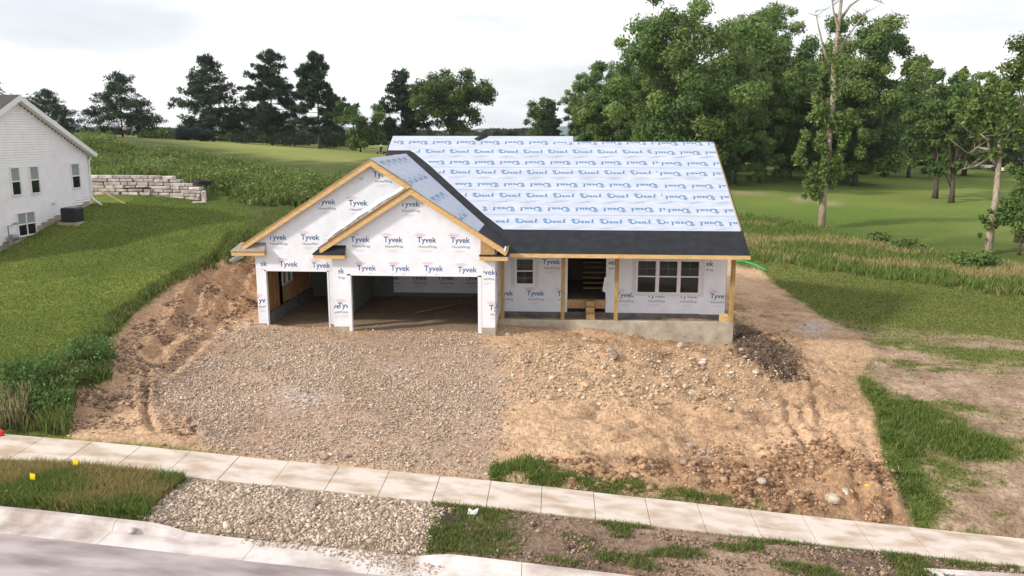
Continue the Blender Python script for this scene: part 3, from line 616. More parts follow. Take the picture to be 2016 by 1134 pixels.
for s, up, ci in rowlist:
    o, u, a, b = courses[ci]
    p = Print((0, EY, EZ + u + .008), U_, V_, N_)
    if not up and s < 8.5: p.put([(0, 0), (RX - .08 - ptsL(a), 0), (RX - .08 - ptsL(a), .018), (0, .018)], [(0, 1, 2, 3)], (ptsL(a), a + .01), 'drexfaint_lapshade')  # thin grey strip: shadow line of the course lap, painted along the seam
    left = (ptsL(s - .1) if s < 7.6 else (BX + .35 if s < 8.2 else LX + .05))
    top = (R1Y - EY) * sl_
    x = left - rr.uniform(.1, .9); brk = 6.72 + .12 * math.sin(s * 3)
    while x < RX:
        c = (left + .05, brk, 0, 30) if x < brk else None
        lim = 30 if x + 1 < STX else top - .01
        if x < brk: drexel(p, x, s, up, .98, (left + .05, brk, 0, lim, ()))
        if x > left: 
            for q in (0, 1):
                if .1 < s + (.46 if not up else -.46) < 9: p.put([(0, 0), (.42, 0), (.42, .022), (0, .022)], [(0, 1, 2, 3)], (x + .25 * q, s + (.48 if not up else -.52) + .09 * q), 'drexfaint_lapshade', (left, RX - .1, a, min(b, lim)))
        x += 1.14
    x = brk + .05
    while x < RX - .1: drexel(p, x, s - .06 + (0 if not up else -.02), False, .98, (brk + .02, RX - .09, 0, top - .01)); x += 1.14
    p.build('printed_lettering', o)  # carries the painted lap shadow strips along with the lettering
rb = MB().prism([rp(RX, EY, -.15), rp(RX, R1Y, -.15), rp(RX, R1Y, .022), rp(RX, EY, .012)], (.03, 0, 0)).build('rake_board', M['black'], hs)
for x0, x1 in ((.52, 4.70), (4.706, 9.60)): box('fascia_board', x0, x1, EY - .045, EY - .003, EZ - .165, EZ - .02, M['wood'], hs)
MB().prism([(-1.72, 9.0, 7.34), (-1.50, 8.75, 7.30), (-1.05, 9.15, 7.42), (-1.12, 9.2, 7.66), (-1.35, 9.2, 7.55)], (0, .02, .03)).build('membrane_flap', M['black'], hs)
# main front wall
M['muntin'] = mat('window_muntin', (.16, .17, .17), .5, .05)
WY = 2.95
ops = {1: (1.48, 2.58), 3: (.50, 2.72), 5: (1.18, 2.55)}
xs = [0.02, .58, 1.42, 2.75, 4.36, 5.55, 8.19, 9.22]; w = MB()
for i in range(7):
    if i in ops:
        z0, z1 = ops[i]
        if z0 > .51: w.box(xs[i], xs[i + 1], WY, WY + .16, .33, z0)
        w.box(xs[i], xs[i + 1], WY, WY + .16, z1, 3.3)
    else: w.box(xs[i], xs[i + 1], WY, WY + .16, .33 if i != 6 else .31, 3.3)
main = w.build('front_wall', M['wrap'], hs)
box('side_wall', 9.08, 9.219, WY + .161, 14, .3, 3.2, M['wrap'], hs); box('side_wall', 9.22, 9.235, WY + .0, WY + .5, .25, 2.9, M['osb'], hs)
box('rear_wall', -9.4, 9.219, 14, 14.15, -.5, 4.2, M['wrap'], hs)
MB().prism([(9.12, WY, 3.2), (9.12, 14, 3.2), (9.12, R1Y, zm(R1Y) - .15)], (.08, 0, 0)).build('gable_wall', M['wrap'], hs)
MB().prism([(LX + .2, 7.2, 5.6), (LX + .2, 14, 5.0), (LX + .2, R2Y, zm(R2Y) - .1)], (.08, 0, 0)).build('gable_wall', M['osb'], hs)
box('foundation_wall', 0.03, 9.2, WY + .02, WY + .2, -.9, .329, M['greyconc'], hs)
box('foundation_wall', 9.0, 9.2, WY + .2, 14, -1.5, .3, M['greyconc'], hs)
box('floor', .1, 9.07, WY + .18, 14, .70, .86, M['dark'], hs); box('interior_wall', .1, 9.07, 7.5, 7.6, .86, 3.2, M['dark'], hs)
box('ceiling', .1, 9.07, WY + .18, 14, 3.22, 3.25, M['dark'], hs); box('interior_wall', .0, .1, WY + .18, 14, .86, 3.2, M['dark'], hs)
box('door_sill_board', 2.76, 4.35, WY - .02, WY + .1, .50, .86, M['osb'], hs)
box('door_jamb', 2.70, 2.765, WY - .015, WY + .2, .34, 2.72, M['wrap'], hs); box('door_jamb', 4.345, 4.42, WY - .015, WY + .2, .34, 2.72, M['wrap'], hs)
for k in range(7): box('stair_tread', 3.5, 4.5, 5.2 + .25 * k, 5.5 + .25 * k, .9 + .19 * k, .94 + .19 * k, M['wood'], hs)
flap = MB().prism([(4.20, WY - .05, 1.25), (4.36, WY - .09, 1.18), (4.40, WY - .04, 1.9), (4.28, WY - .05, 1.82)], (0, -.02, 0)).build('loose_wrap', M['wrap'], hs)
def window(x0, x1, z0, z1, units, y=WY):
    root = MB().box(x0, x1, y - .035, y - .005, z0, z0 + .06).box(x0, x1, y - .035, y - .005, z1 - .06, z1).box(x0, x0 + .06, y - .035, y - .005, z0 + .06, z1 - .06).box(x1 - .06, x1, y - .035, y - .005, z0 + .06, z1 - .06).build('window', M['vinyl'], hs)
    uw = (x1 - x0 - .12 - .09 * (units - 1)) / units
    for k in range(units):
        a = x0 + .06 + k * (uw + .09); b = a + uw; zc = (z0 + z1) / 2 + .01
        if k: box('mullion', a - .09, a, y - .04, y - .005, z0 + .06, z1 - .06, M['vinyl'], root)
        box('pane', a, b, y + .02, y + .025, zc, z1 - .06, M['glass'], root); box('pane', a, b, y + .01, y + .015, z0 + .06, zc, M['glass'], root)
        box('meeting_rail', a, b, y - .02, y + .01, zc - .025, zc + .025, M['vinyl'], root)
        box('sash', a, a + .03, y - .015, y + .012, z0 + .06, z1 - .06, M['vinyl'], root); box('sash', b - .03, b, y - .015, y + .012, z0 + .06, z1 - .06, M['vinyl'], root)
        box('muntin', (a + b) / 2 - .008, (a + b) / 2 + .008, y + .012, y + .019, zc, z1 - .06, M['muntin'], root)
        for t in ((.5,) if units > 1 else (.5,)): box('muntin', a, b, y + .011, y + .0185, zc + (z1 - .06 - zc) * t - .008, zc + (z1 - .06 - zc) * t + .008, M['muntin'], root)
        if units == 1:
            box('muntin', (a + b) / 2 - .008, (a + b) / 2 + .008, y + .002, y + .009, z0 + .06, zc, M['muntin'], root); box('muntin', a, b, y + .001, y + .0085, (z0 + zc) / 2 - .008, (z0 + zc) / 2 + .008, M['muntin'], root)
    return root
window(.58, 1.42, 1.46, 2.60, 1); window(5.55, 8.19, 1.16, 2.57, 3)
for a, b, c, d in ((.42, .57, 1.36, 2.68), (1.43, 1.58, 1.36, 2.68), (5.40, 5.54, 1.152, 2.62), (8.20, 8.34, 1.152, 2.62), (5.40, 8.34, 1.05, 1.15)):
    box('flashing_tape', a, b, WY - .006, WY - .002, c, d, mat('flashing_tape', (.70, .72, .76), .6, .10, 26), hs)
# porch
box('porch_wall', .02, 9.28, 1.43, 1.63, -1.6, .331, M['concrete'], hs, .012); box('porch_wall', 9.08, 9.279, 1.631, WY, -1.6, .328, M['concrete'], hs)
for k in range(13):
    for z in (-.05,):
        MB().tube([(1.2 + k * .62, 1.432, z - .055 * k * .62 * .6), (1.2 + k * .62, 1.412, z - .055 * k * .62 * .6)], .022, 7).build('form_tie', M['greyconc'], hs)
v = []; f = []; a_ = np.linspace(.03, 9.07, 60); b_y = np.linspace(1.635, WY + .01, 10)
for y in b_y:
    for x in a_: v.append((x, y, .10 + .10 * float(fbm(np.array([x / .7]), np.array([y / .5]), 77, 3)[0]) + .14 * math.exp(-((x - 3.6) / .7) ** 2) + .10 * math.exp(-((x - 7.9) / .6) ** 2)))
for j in range(9):
    for i in range(59): f.append((j * 60 + i, j * 60 + i + 1, j * 60 + i + 61, j * 60 + i + 60))
mesh('porch_fill', v, f, mat('porch_soil', (.36, .24, .16), .95, .25, 9, .02, 20), hs, True)
for x, lean in ((.17, .0), (2.57, -.0), (4.68, 0), (9.18, 0)): box('post', x - .075, x + .075, 1.45, 1.60, .332, 2.98, M['treated'], hs, .008)
box('porch_beam', .06, 9.28, 1.46, 1.59, 2.981, 3.22, M['wood'], hs); box('corner_block', 8.86, 9.16, 1.66, 2.2, .25, .52, M['wood'], hs)
# laps and loose edges of the wrap
box('wrap_lap', -6.22, -.004, -.0022, .0, 2.36, 3.02, M['wrap'], hs); box('wrap_lap', -9.41, -6.24, .5578, .56, 2.39, 3.0, M['wrap'], hs)
v = []; f = []; rn_ = np.random.default_rng(4)
for i, t in enumerate(np.linspace(0, 1, 40)):
    x = FX - .1 - 3.3 * t; zz = FPK - S * (FX - x); hgt = (.10 + .16 * math.sin(t * 3.1) + .03 * math.sin(t * 23)) 
    v += [(x, .545 + rn_.uniform(-.02, .0), zz + .10), (x, .50 + rn_.uniform(-.04, .02), zz + .10 + hgt * .5), (x - .05, .552, zz + .10 + hgt + rn_.uniform(-.02, .02))]
for i in range(39): f += [(3 * i, 3 * i + 1, 3 * i + 4, 3 * i + 3), (3 * i + 1, 3 * i + 2, 3 * i + 5, 3 * i + 4)]
mesh('loose_wrap', v, f, M['wrap'], hs)
# wrap printing
def wallprint(obj, y, items):
    p = Print((0, y, 0), (1, 0, 0), (0, 0, 1), (0, -1, 0))
    for px, py, *c in items:
        q = onY(px, py, y); tyvek(p, q[0], q[2], c[0] if c else None)
    p.build('printed_lettering', obj)
gl = lambda x0, x1, z0, z1: (x0, x1, z0, z1)
rk = (((FX, FPK - .36, 0), (-S, 1, 0)), ((FX, FPK - .36, 0), (S, 1, 0)))
rkB = (((BX, BPK - .36, 0), (-S, 1, 0)), ((BX, BPK - .36, 0), (S, 1, 0)), ((FX, FPK + .20, 0), (S, -1, 0)))
big = (-20, 20, -5, 20)
wallprint(front, 0, [(788, 402, big + (rk,))] + [(x, 472 + .4 * i, big + (rk,)) for i, x in enumerate((690, 755, 821, 887))] +
          [(703 + 66 * i, 528 + .5 * i, (-6.2, 0, 2.36, 20)) for i in range(3)] + [(901, 531, (-6.2, -.47, 2.36, 20)),
           (938, 536, (-.44, -.02, 1, 20)), (963, 606, (-.44, -.005, .4, 3)), (641, 534, (-6.0, -5.69, 1, 20)), (665, 602, (-9, -5.68, .4, 20)), (640, 603, (-6.21, -6.02, .4, 20))])
wallprint(rear, .56, [(676, 338, big + (rkB,)), (734, 344, big + (rkB,)), (623, 398, big + (rkB,)), (686, 400, big + (rkB,)), (528, 468, big + (rkB,)), (592, 468, big + (rkB,)), (490, 520, (-9.2, -6, 2.4, 20)), (550, 521, (-9.2, -6, 2.4, 20)), (614, 523, (-9.2, -6.36, 2.4, 20)), (501, 592, (-9.4, -9.1, .3, 20))])
wallprint(main, WY, [(1068, 515, (.0, 2.68, .3, 3)), (1009, 514, (.35, .47, .3, 3)), (976, 577, (.1, 3, .3, 3)), (1037, 577, (.1, 2.72, .3, 3)), (1097, 578, (.1, 2.68, .3, 3)), (1182, 516, (4.44, 6, .3, 3)), (1244, 516, (4.44, 5.38, .3, 3)), (1369, 518, (8.37, 9.2, .3, 3)),
                     (1213, 580, (4.44, 9, .3, 3)), (1274, 580, (4.44, 9, .3, 1.17)), (1337, 581, (4.44, 9, .3, 1.17)), (1398, 582, (4.44, 9.2, .3, 3))])
side_p = Print((0.0, 0, 0), (0, 1, 0), (0, 0, 1), (1, 0, 0))
for y, z in ((.3, 2.3), (.5, 1.0), (1.6, 1.2)): tyvek(side_p, y, z, (.05, 2.9, .4, 3.2))
side_p.build('printed_lettering', hs)
# loose things on the porch and in the garage
st = empty('wooden_step', (3.66, 2.0, .25), 'stack of brown wooden blocks used as a step below the front door', 'step')
for k, (y0, y1, z1) in enumerate(((1.70, 2.1, .62), (2.11, 2.5, .80), (2.51, 2.9, .98))): box('block', 3.52, 3.86, y0, y1, .18, z1 - .1, M['osb'], st, .01)
pl_ = MB().hexa([(-3.6, 3.2, .14), (-1.9, 5.1, .16), (-1.98, 5.2, .16), (-3.7, 3.27, .14), (-3.6, 3.2, .19), (-1.9, 5.1, .21), (-1.98, 5.2, .21), (-3.7, 3.27, .19)]).build('plank', M['stud'])
tag(pl_, 'dark plank lying across the wide garage floor', 'plank')

# ------------------------------------------------------------------ neighbouring house
nb = empty('neighbour_house', (-31, 10, 2), 'white vinyl-sided gabled house on the slope at the left edge', 'house')
NX, RYc, RZ, NS = -24.95, 10.02, 9.46, .482
def ngz(y): return RZ - .30 - NS * abs(y - RYc)
def gy_(y): return H(-24.4, y) + .12
sv = []; sf = []; z = 1.7
ysamp = np.linspace(4.25, 15.8, 120); gsamp = np.array([gy_(y) for y in ysamp])
while z < RZ - .4:
    half = (RZ - .33 - z) / NS; ya, yb = max(4.25, RYc - half), min(15.8, RYc + half)
    ok = ysamp[gsamp < z]
    if len(ok): yb = min(yb, ok.max())
    if len(ok) and yb > ya + .1:
        n = len(sv); sv += [(NX + .040, ya, z), (NX + .040, yb, z), (NX + .004, yb, z + .127), (NX + .004, ya, z + .127), (NX, ya, z - .006), (NX, yb, z - .006)]
        sf += [(n, n + 1, n + 2, n + 3), (n + 4, n + 5, n + 1, n)]
    z += .127
o = mesh('siding', sv, sf, M['siding'], nb); o['kind'] = 'stuff'
MB().prism([(NX - .1, 4.25, 1.0), (NX - .1, 15.8, 1.0), (NX - .1, 15.8, 6.2), (NX - .1, 15.8, ngz(15.8)), (NX - .1, RYc, RZ - .3), (NX - .1, 4.25, ngz(4.25))], (.098, 0, 0)).build('gable_wall', M['siding'], nb)
MB().prism([(-38, 15.7, 1.), (NX - .1, 15.7, 1.), (NX - .1, 15.7, 6.3), (-38, 15.7, 6.3)], (0, .1, 0)).build('rear_wall', M['siding'], nb)
MB().prism([(-38, 4.25, 1.), (NX - .1, 4.25, 1.), (NX - .1, 4.25, 6.3), (-38, 4.25, 6.3)], (0, .1, 0)).build('front_wall', M['siding'], nb)
v = []; f = []
for y in np.linspace(4.2, 15.83, 30): v += [(NX + .012, y, .8), (NX + .012, y, H(-24.4, y) + .20 + (.28 if y > 13.3 else 0) * min(1, (y - 13.3)))]
for i in range(29): f.append((2 * i, 2 * i + 2, 2 * i + 3, 2 * i + 1))
mesh('foundation', v, f, M['concrete'], nb)
for sgn in (-1, 1):
    y1 = RYc + sgn * 6.2; z1 = RZ - NS * 6.2
    MB().prism([(-38.5, RYc, RZ + .04), (NX + .36, RYc, RZ + .04), (NX + .36, y1, z1 + .04), (-38.5, y1, z1 + .04)], (0, 0, -.08)).build('roof_slope', M['shingle'], nb)
    MB().prism([(NX + .34, RYc, RZ + .02), (NX + .34, y1, z1 + .02), (NX + .34, y1, z1 - .24), (NX + .34, RYc, RZ - .26)], (.045, 0, 0)).build('rake_fascia', M['vinyl'], nb)
    MB().prism([(NX + .02, RYc, RZ - .2), (NX + .339, RYc, RZ - .2), (NX + .339, y1, z1 - .2), (NX + .02, y1, z1 - .2)], (0, 0, -.02)).build('soffit', M['vinyl'], nb)
    MB().box(-38.5, NX + .38, min(y1, y1 + sgn * .13), max(y1, y1 + sgn * .13), z1 - .16, z1 + .0).build('gutter', M['vinyl'], nb)
box('corner_trim', NX - .02, NX + .04, 15.72, 15.84, 3.4, ngz(15.8), M['vinyl'], nb)
MB().tube([(NX + .10, 16.1, 6.2), (NX + .08, 15.9, 6.0), (NX + .08, 15.88, 3.95), (NX + .3, 15.8, 3.75), (NX + 1.0, 15.2, H(NX + 1.0, 15.2) + .12)], .05, 6).build('downspout', M['vinyl'], nb)
def nwin(y0, y1, z0, z1, blind=True):
    r = MB().box(NX + .0, NX + .09, y0, y1, z0, z0 + .07).box(NX + .0, NX + .09, y0, y1, z1 - .07, z1).box(NX + .0, NX + .09, y0, y0 + .07, z0 + .07, z1 - .07).box(NX + .0, NX + .09, y1 - .07, y1, z0 + .07, z1 - .07).build('window', M['vinyl'], nb)
    zc = (z0 + z1) / 2
    box('pane', NX + .044, NX + .05, y0 + .07, y1 - .07, zc, z1 - .07, M['blind'] if blind else M['glass'], r)
    box('pane', NX + .044, NX + .05, y0 + .07, y1 - .07, z0 + .07, zc - .02, M['glass'], r)
    box('meeting_rail', NX + .045, NX + .08, y0 + .07, y1 - .07, zc - .03, zc + .03, M['vinyl'], r); return r
nwin(9.02, 9.78, 4.5, 5.95); nwin(10.5, 11.3, 4.5, 5.95); nwin(14.1, 14.95, 4.52, 5.96)
r = nwin(9.15, 10.62, 2.42, 3.66); box('mullion', NX + .045, NX + .08, 9.85, 9.92, 2.49, 3.59, M['vinyl'], r)
MB().tube([(NX + .02, 12.3, 3.95), (NX + .16, 12.3, 3.95)], .11, 10).build('vent_hood', M['vinyl'], nb)
ax, ay = -23.75, 12.0; az = H(ax, ay)
ac = empty('air_conditioner', (ax, ay, az), 'black boxy air conditioner beside the white house wall', 'air conditioner')
MB().box(ax - .42, ax + .42, ay - .42, ay + .42, az + .02, az + .80).build('cabinet', M['acblack'], ac, bevel=.06)
MB().tube([(ax, ay, az + .801), (ax, ay, az + .83)], .33, 16).build('fan_grille', M['metal'], ac)
box('pad', ax - .55, ax + .55, ay - .55, ay + .55, az - .25, az + .035, M['concrete'], ac)
gm = empty('gas_meter', (NX + .3, 8.35, H(NX + .3, 8.35)), 'grey gas meter with pipes against the white siding', 'meter'); gz = H(NX + .3, 8.35)
MB().tube([(NX + .3, 8.1, gz - .05), (NX + .3, 8.1, gz + .95), (NX + .3, 8.9, gz + 1.0), (NX + .05, 8.9, gz + 1.0)], .035, 7).build('pipe', M['metal'], gm)
MB().tube([(NX + .3, 8.2, gz + .35), (NX + .3, 8.6, gz + .35)], .17, 12).build('meter_body', M['metal'], gm); MB().tube([(NX + .3, 8.4, gz - .05), (NX + .3, 8.4, gz + .2)], .04, 7).build('riser', M['metal'], gm)

# ------------------------------------------------------------------ stone retaining wall
rw = empty('retaining_wall', (-25, 21.4, 3.3), 'curved dry-stacked retaining wall of pale limestone blocks behind the white house', 'retaining wall')
sr_ = random.Random(11); stone_n = 0
def stone(parent, cx, cy, cz, lx, ly, lz, rot, m, rnd, name='stone'):
    v = []
    for a, b, c in ((-1, -1, -1), (1, -1, -1), (1, 1, -1), (-1, 1, -1), (-1, -1, 1), (1, -1, 1), (1, 1, 1), (-1, 1, 1)):
        x, y, z = a * lx / 2 * rnd.uniform(.88, 1), b * ly / 2 * rnd.uniform(.8, 1), c * lz / 2 * rnd.uniform(.86, 1)
        v.append((cx + x * math.cos(rot) - y * math.sin(rot), cy + x * math.sin(rot) + y * math.cos(rot), cz + z))
    return MB().hexa(v).build(name, m, parent, bevel=min(lx, ly, lz) * .13)
lime = [M['limestone'], mat('limestone_grey', (.42, .37, .37), .9, .22, 3, .02, 9, .2), mat('limestone_pale', (.62, .54, .50), .9, .2, 3, .02, 9, .2)]
for c in range(8):
    x = -30.5 + sr_.uniform(0, .5); end = -20.75 - max(0, c - 4) * .55 - (.3 if c > 5 else 0)
    while x < end:
        L = sr_.uniform(.45, 1.25); L = min(L, max(.3, end - x)); cx = x + L / 2
        cur = -.05 * (max(0, cx + 23.5)) ** 2
        bz = np.interp(cx, [-30, -25, -20.5], [3.20, 3.20, 3.12])
        stone(rw, cx, 21.55 + cur + .045 * c + sr_.uniform(-.05, .05), bz + .10 + c * .215, L * .97, .55, .208, sr_.uniform(-.03, .03) - .05 * max(0, cx + 23.5) * 2 * .5, sr_.choice(lime), sr_)
        x += L
stone(rw, -20.5, 21.1, 3.62, .28, .5, .75, .3, lime[2], sr_); stone(rw, -20.7, 20.8, 3.2, .9, .5, .22, .4, lime[2], sr_)
cl = MB()
for k in range(3): cl.tube([(-20.9 + .55 * math.cos(t), 21.9 + .5 * math.sin(t), 4.35 + .09 * k) for t in np.linspace(0, 6.2, 18)], .05, 6)
cl.tube([(-21.5 + .5 * k, 22.6 - .12 * k * k * .3, H(-21.5 + .5 * k, 22.4) + .12) for k in range(-8, 2)], .05, 6)
tag(cl.build('drain_pipe', M['blackpl'], smooth=True), 'coil of black corrugated drain pipe on the stone wall end', 'pipe')['kind'] = 'stuff'
a0, a1 = ground_hit(186, 378), ground_hit(243, 404)
p0 = onY(186, 374, 17.0); bd = MB().hexa([(p0[0], 17.0, p0[2]), (a1[0], a1[1], a1[2] + .02), (a1[0] + .05, a1[1] + .12, a1[2] + .02), (p0[0], 17.15, p0[2]), (p0[0], 17.0, p0[2] + .05), (a1[0], a1[1], a1[2] + .07), (a1[0] + .05, a1[1] + .12, a1[2] + .07), (p0[0], 17.15, p0[2] + .05)])
tag(bd.build('timber_board', M['wood']), 'long bare timber board leaning behind the white house corner', 'board')

# ------------------------------------------------------------------ loose stones, clods and gravel
OCT_V = np.array([(1, 0, 0), (-1, 0, 0), (0, 1, 0), (0, -1, 0), (0, 0, 1), (0, 0, -1)], float)
OCT_F = np.array([(0, 2, 4), (2, 1, 4), (1, 3, 4), (3, 0, 4), (2, 0, 5), (1, 2, 5), (3, 1, 5), (0, 3, 5)])
CUB_V = np.array([(a, b, c) for a in (-1, 1) for b in (-1, 1) for c in (-1, 1)], float) * .72
CUB_F = np.array([(0, 1, 3), (0, 3, 2), (4, 6, 7), (4, 7, 5), (0, 4, 5), (0, 5, 1), (2, 3, 7), (2, 7, 6), (0, 2, 6), (0, 6, 4), (1, 5, 7), (1, 7, 3)])
def pebbles(name, pos, size, cols, rng, cube=False, sink=.25):
    BV, BF = (CUB_V, CUB_F) if cube else (OCT_V, OCT_F)
    n = len(pos); k = len(BV)
    v = BV[None] * (1 + rng.uniform(-.35, .35, (n, k, 3))); v = v * (size[:, None, None] * rng.uniform(.65, 1.25, (n, 1, 3)))
    q = rng.normal(size=(n, 4)); q /= np.linalg.norm(q, axis=1)[:, None]; w, x, y, z = q.T
    R = np.stack([1 - 2 * (y * y + z * z), 2 * (x * y - z * w), 2 * (x * z + y * w), 2 * (x * y + z * w), 1 - 2 * (x * x + z * z), 2 * (y * z - x * w), 2 * (x * z - y * w), 2 * (y * z + x * w), 1 - 2 * (x * x + y * y)], -1).reshape(n, 3, 3)
    v = np.einsum('nij,nkj->nki', R, v); v[..., 2] *= .75; v = v + pos[:, None, :]; v[..., 2] += (size * (.6 - sink))[:, None]
    f = (BF[None] + (np.arange(n) * k)[:, None, None]).reshape(-1, 3)
    o = mesh(name, v.reshape(-1, 3), f, M['stones'], None, False, np.repeat(cols, k, 0)); o['kind'] = 'stuff'; return o
def scatter(poly, n, box_, rng, edge=0, mask=None, persp=0, wb=8):
    out = np.zeros((0, 3)); tries = 0
    while len(out) < n and tries < 14:
        x = rng.uniform(box_[0], box_[1], n * 2); y = rng.uniform(box_[2], box_[3], n * 2); z = height(x, y); px, py, dep = proj(np.stack([x, y, z], -1))
        d = np.full(n * 2, 1e3) if poly is None else poly_sd(px, py, poly) + wb * fbm(x / .7, y / .6, 41, 3)
        ok = (dep > 5) & (px > -60) & (px < 2076) & (py < 1180)
        if edge: ok &= rng.random(n * 2) < sstep(-edge, edge, d)
        else: ok &= d > 0
        if persp: ok &= rng.random(n * 2) < (persp / np.maximum(dep, persp)) ** 2
        if mask is not None: ok &= rng.random(n * 2) < mask(x, y, px, py)
        out = np.concatenate([out, np.stack([x, y, z], -1)[ok]]); tries += 1
    return out[:n]
rng = np.random.default_rng(7)
def pal(n, cs, rng, v=.18): cs = np.array(cs); return cs[rng.integers(0, len(cs), n)] * rng.uniform(1 - v, 1 + v, (n, 1))
GC = [(.54, .42, .325), (.43, .325, .245), (.60, .49, .395), (.35, .26, .195), (.48, .385, .31), (.27, .20, .155)]
bare = lambda x, y, px, py: np.clip(.62 + 1.7 * fbm(x / 1.8, y / 1.3, 52, 4), .10, 1)
p = scatter(P_GRAV, 46000, (-11, 2.2, -10.85, .2), rng, 40, bare, 0, 40); s = np.exp(rng.normal(math.log(.021), .42, len(p)))
tag(pebbles('driveway_gravel', p, s, pal(len(p), GC, rng), rng), 'grey-brown crushed gravel spread before the garage doors', 'gravel')
p = scatter(P_GRAV2, 19000, (-8.5, 2, -15.2, -12.4), rng, 26, lambda x, y, px, py: np.clip(.8 + 1.2 * fbm(x / .9, y / .6, 53, 3), .15, 1), 0, 22); s = np.exp(rng.normal(math.log(.024), .42, len(p)))
sp = rng.uniform(0, 1, (1500, 2)); xx = -4.2 + 4.3 * sp[:, 0]; yy = np.array(yk(xx)) - .02 - .75 * sp[:, 1] ** 2.2 * (.25 + sstep(-3, -.4, xx)); ok = rng.random(1500) < .25 + .75 * sstep(-2.6, -.3, xx)
p2_ = np.stack([xx, yy, zs(xx) - .262 + .02 * 0], -1)[ok]; p = np.concatenate([p, p2_]); s = np.concatenate([s, np.exp(rng.normal(math.log(.026), .3, len(p2_)))])
tag(pebbles('terrace_gravel', p, s, pal(len(p), [(.52, .41, .32), (.40, .31, .24), (.58, .48, .39), (.32, .25, .19)], rng), rng), 'pale crushed gravel crossing from the kerb to the sidewalk', 'gravel')
rocky_p = [(1000, 680), (1200, 690), (1440, 695), (1540, 735), (1520, 790), (1380, 800), (1200, 790), (1000, 800)]
p = scatter(rocky_p, 5200, (0, 12.5, -6, 1.2), rng, 30); s = np.exp(rng.normal(math.log(.028), .55, len(p)))
tag(pebbles('stone_rubble', p, np.clip(s, .01, .13), pal(len(p), [(.52, .40, .27), (.46, .34, .23), (.60, .50, .37), (.36, .26, .18)], rng), rng), 'yellowish stone rubble strewn below the porch wall', 'rubble')
low_p = [(1050, 900), (1400, 890), (1640, 860), (1740, 900), (1800, 1035), (1500, 1003), (1050, 940)]
p = scatter(low_p, 3900, (1, 13, -11, -5), rng, 25, lambda x, y, px, py: np.clip(.4 + 1.6 * fbm(x / .8, y / .7, 54, 3), 0, 1)); s = np.exp(rng.normal(math.log(.030), .6, len(p)))
tag(pebbles('soil_clods', p, np.clip(s, .008, .12), pal(len(p), [(.24, .14, .08), (.34, .21, .125), (.19, .11, .066), (.40, .26, .165)], rng), rng, True, .5), 'reddish brown soil clods banked along the sidewalk', 'soil')
left_p = [(300, 830), (140, 860), (150, 780), (230, 690), (330, 600), (450, 510), (500, 520), (500, 600), (400, 660), (330, 720), (400, 880)]
p = scatter(left_p, 5200, (-14, -6, -11, 9), rng, 15, lambda x, y, px, py: np.clip(.25 + 1.9 * fbm(x / .7, y / .9, 55, 3), 0, 1)); s = np.exp(rng.normal(math.log(.024), .6, len(p)))
tag(pebbles('bank_clods', p, np.clip(s, .008, .10), pal(len(p), [(.24, .15, .10), (.36, .24, .16), (.16, .11, .08), (.44, .30, .20)], rng), rng, True, .5), 'dark soil clods along the cut bank left of the garage', 'soil')
p = scatter(P_DIRT, 14000, (-13, 14, -10.9, 6), rng, 5, lambda x, y, px, py: np.clip(.45 + 1.2 * fbm(x / 1.1, y / .9, 56, 3), .04, 1)); s = np.exp(rng.normal(math.log(.018), .45, len(p)))
tag(pebbles('dirt_crumbs', p, np.clip(s, .006, .08), pal(len(p), [(.44, .30, .19), (.54, .38, .245), (.34, .22, .135)], rng), rng, True, .4), 'small tan dirt crumbs over the bare yard', 'soil')
p = scatter(P_DARK, 3000, (8.5, 13.5, -4, 3), rng, 16); s = np.exp(rng.normal(math.log(.020), .55, len(p)))
tag(pebbles('dark_soil_clods', p, np.clip(s, .01, .12), pal(len(p), [(.085, .060, .043), (.13, .095, .066), (.06, .043, .032)], rng), rng, True, .5), 'dark soil heaped at the right porch corner', 'soil')
p = scatter(P_TERR_R, 6000, (-1, 15, -14.7, -12.4), rng, 3, lambda x, y, px, py: np.clip(.3 + 1.8 * fbm(x / .7, y / .35, 57, 3), 0, 1)); s = np.exp(rng.normal(math.log(.016), .5, len(p)))
tag(pebbles('verge_clods', p, np.clip(s, .006, .06), pal(len(p), [(.12, .085, .06), (.26, .18, .13), (.34, .25, .18)], rng), rng, True), 'crumbled brown soil on the verge beside the kerb', 'soil')
# single rocks that stand out
rocks = [(1208, 704, 24, 1, 'round grey boulder, largest rock below the porch wall'), (1316, 745, 16, 0, 'upright tan rock in the rubble right of the grey boulder'), (1200, 692, 13, 0, 'pale rock touching the top of the grey boulder'),
         (1190, 718, 16, 0, 'flat pale rock just below the grey boulder'), (1383, 716, 16, 2, 'flat whitish rock in the rubble below the triple window'), (1152, 670, 14, 0, 'tan rock against the porch wall below the front door'),
         (1093, 711, 14, 0, 'tan rock at the left of the porch rubble'), (1363, 775, 16, 0, 'square tan rock at the lower edge of the porch rubble'), (1488, 734, 15, 0, 'tan rock beside the dark soil heap'), (1515, 745, 13, 0, 'small tan rock at the foot of the dark soil heap'),
         (1341, 684, 20, 0, 'broad flat slab of tan rock close under the porch wall'), (1000, 661, 11, 2, 'lone white rock beside the garage corner footing'), (1383, 897, 22, 2, 'lumpy white rock with blue-grey dust on the bare dirt'), (1350, 914, 24, 1, 'brown boulder beside the lumpy white rock'),
         (1357, 878, 15, 2, 'small white rock above the lumpy white rock'), (1498, 950, 20, 0, 'rounded brown rock among the clods by the sidewalk'), (1640, 985, 28, 0, 'large blocky clod at the right end of the soil bank'), (1668, 972, 24, 0, 'tan blocky clod right of the largest clod'), (1460, 690, 12, 0, 'small rock by the right porch corner'),
         (262, 1049, 16, 2, 'white chunk lying in the gutter')]
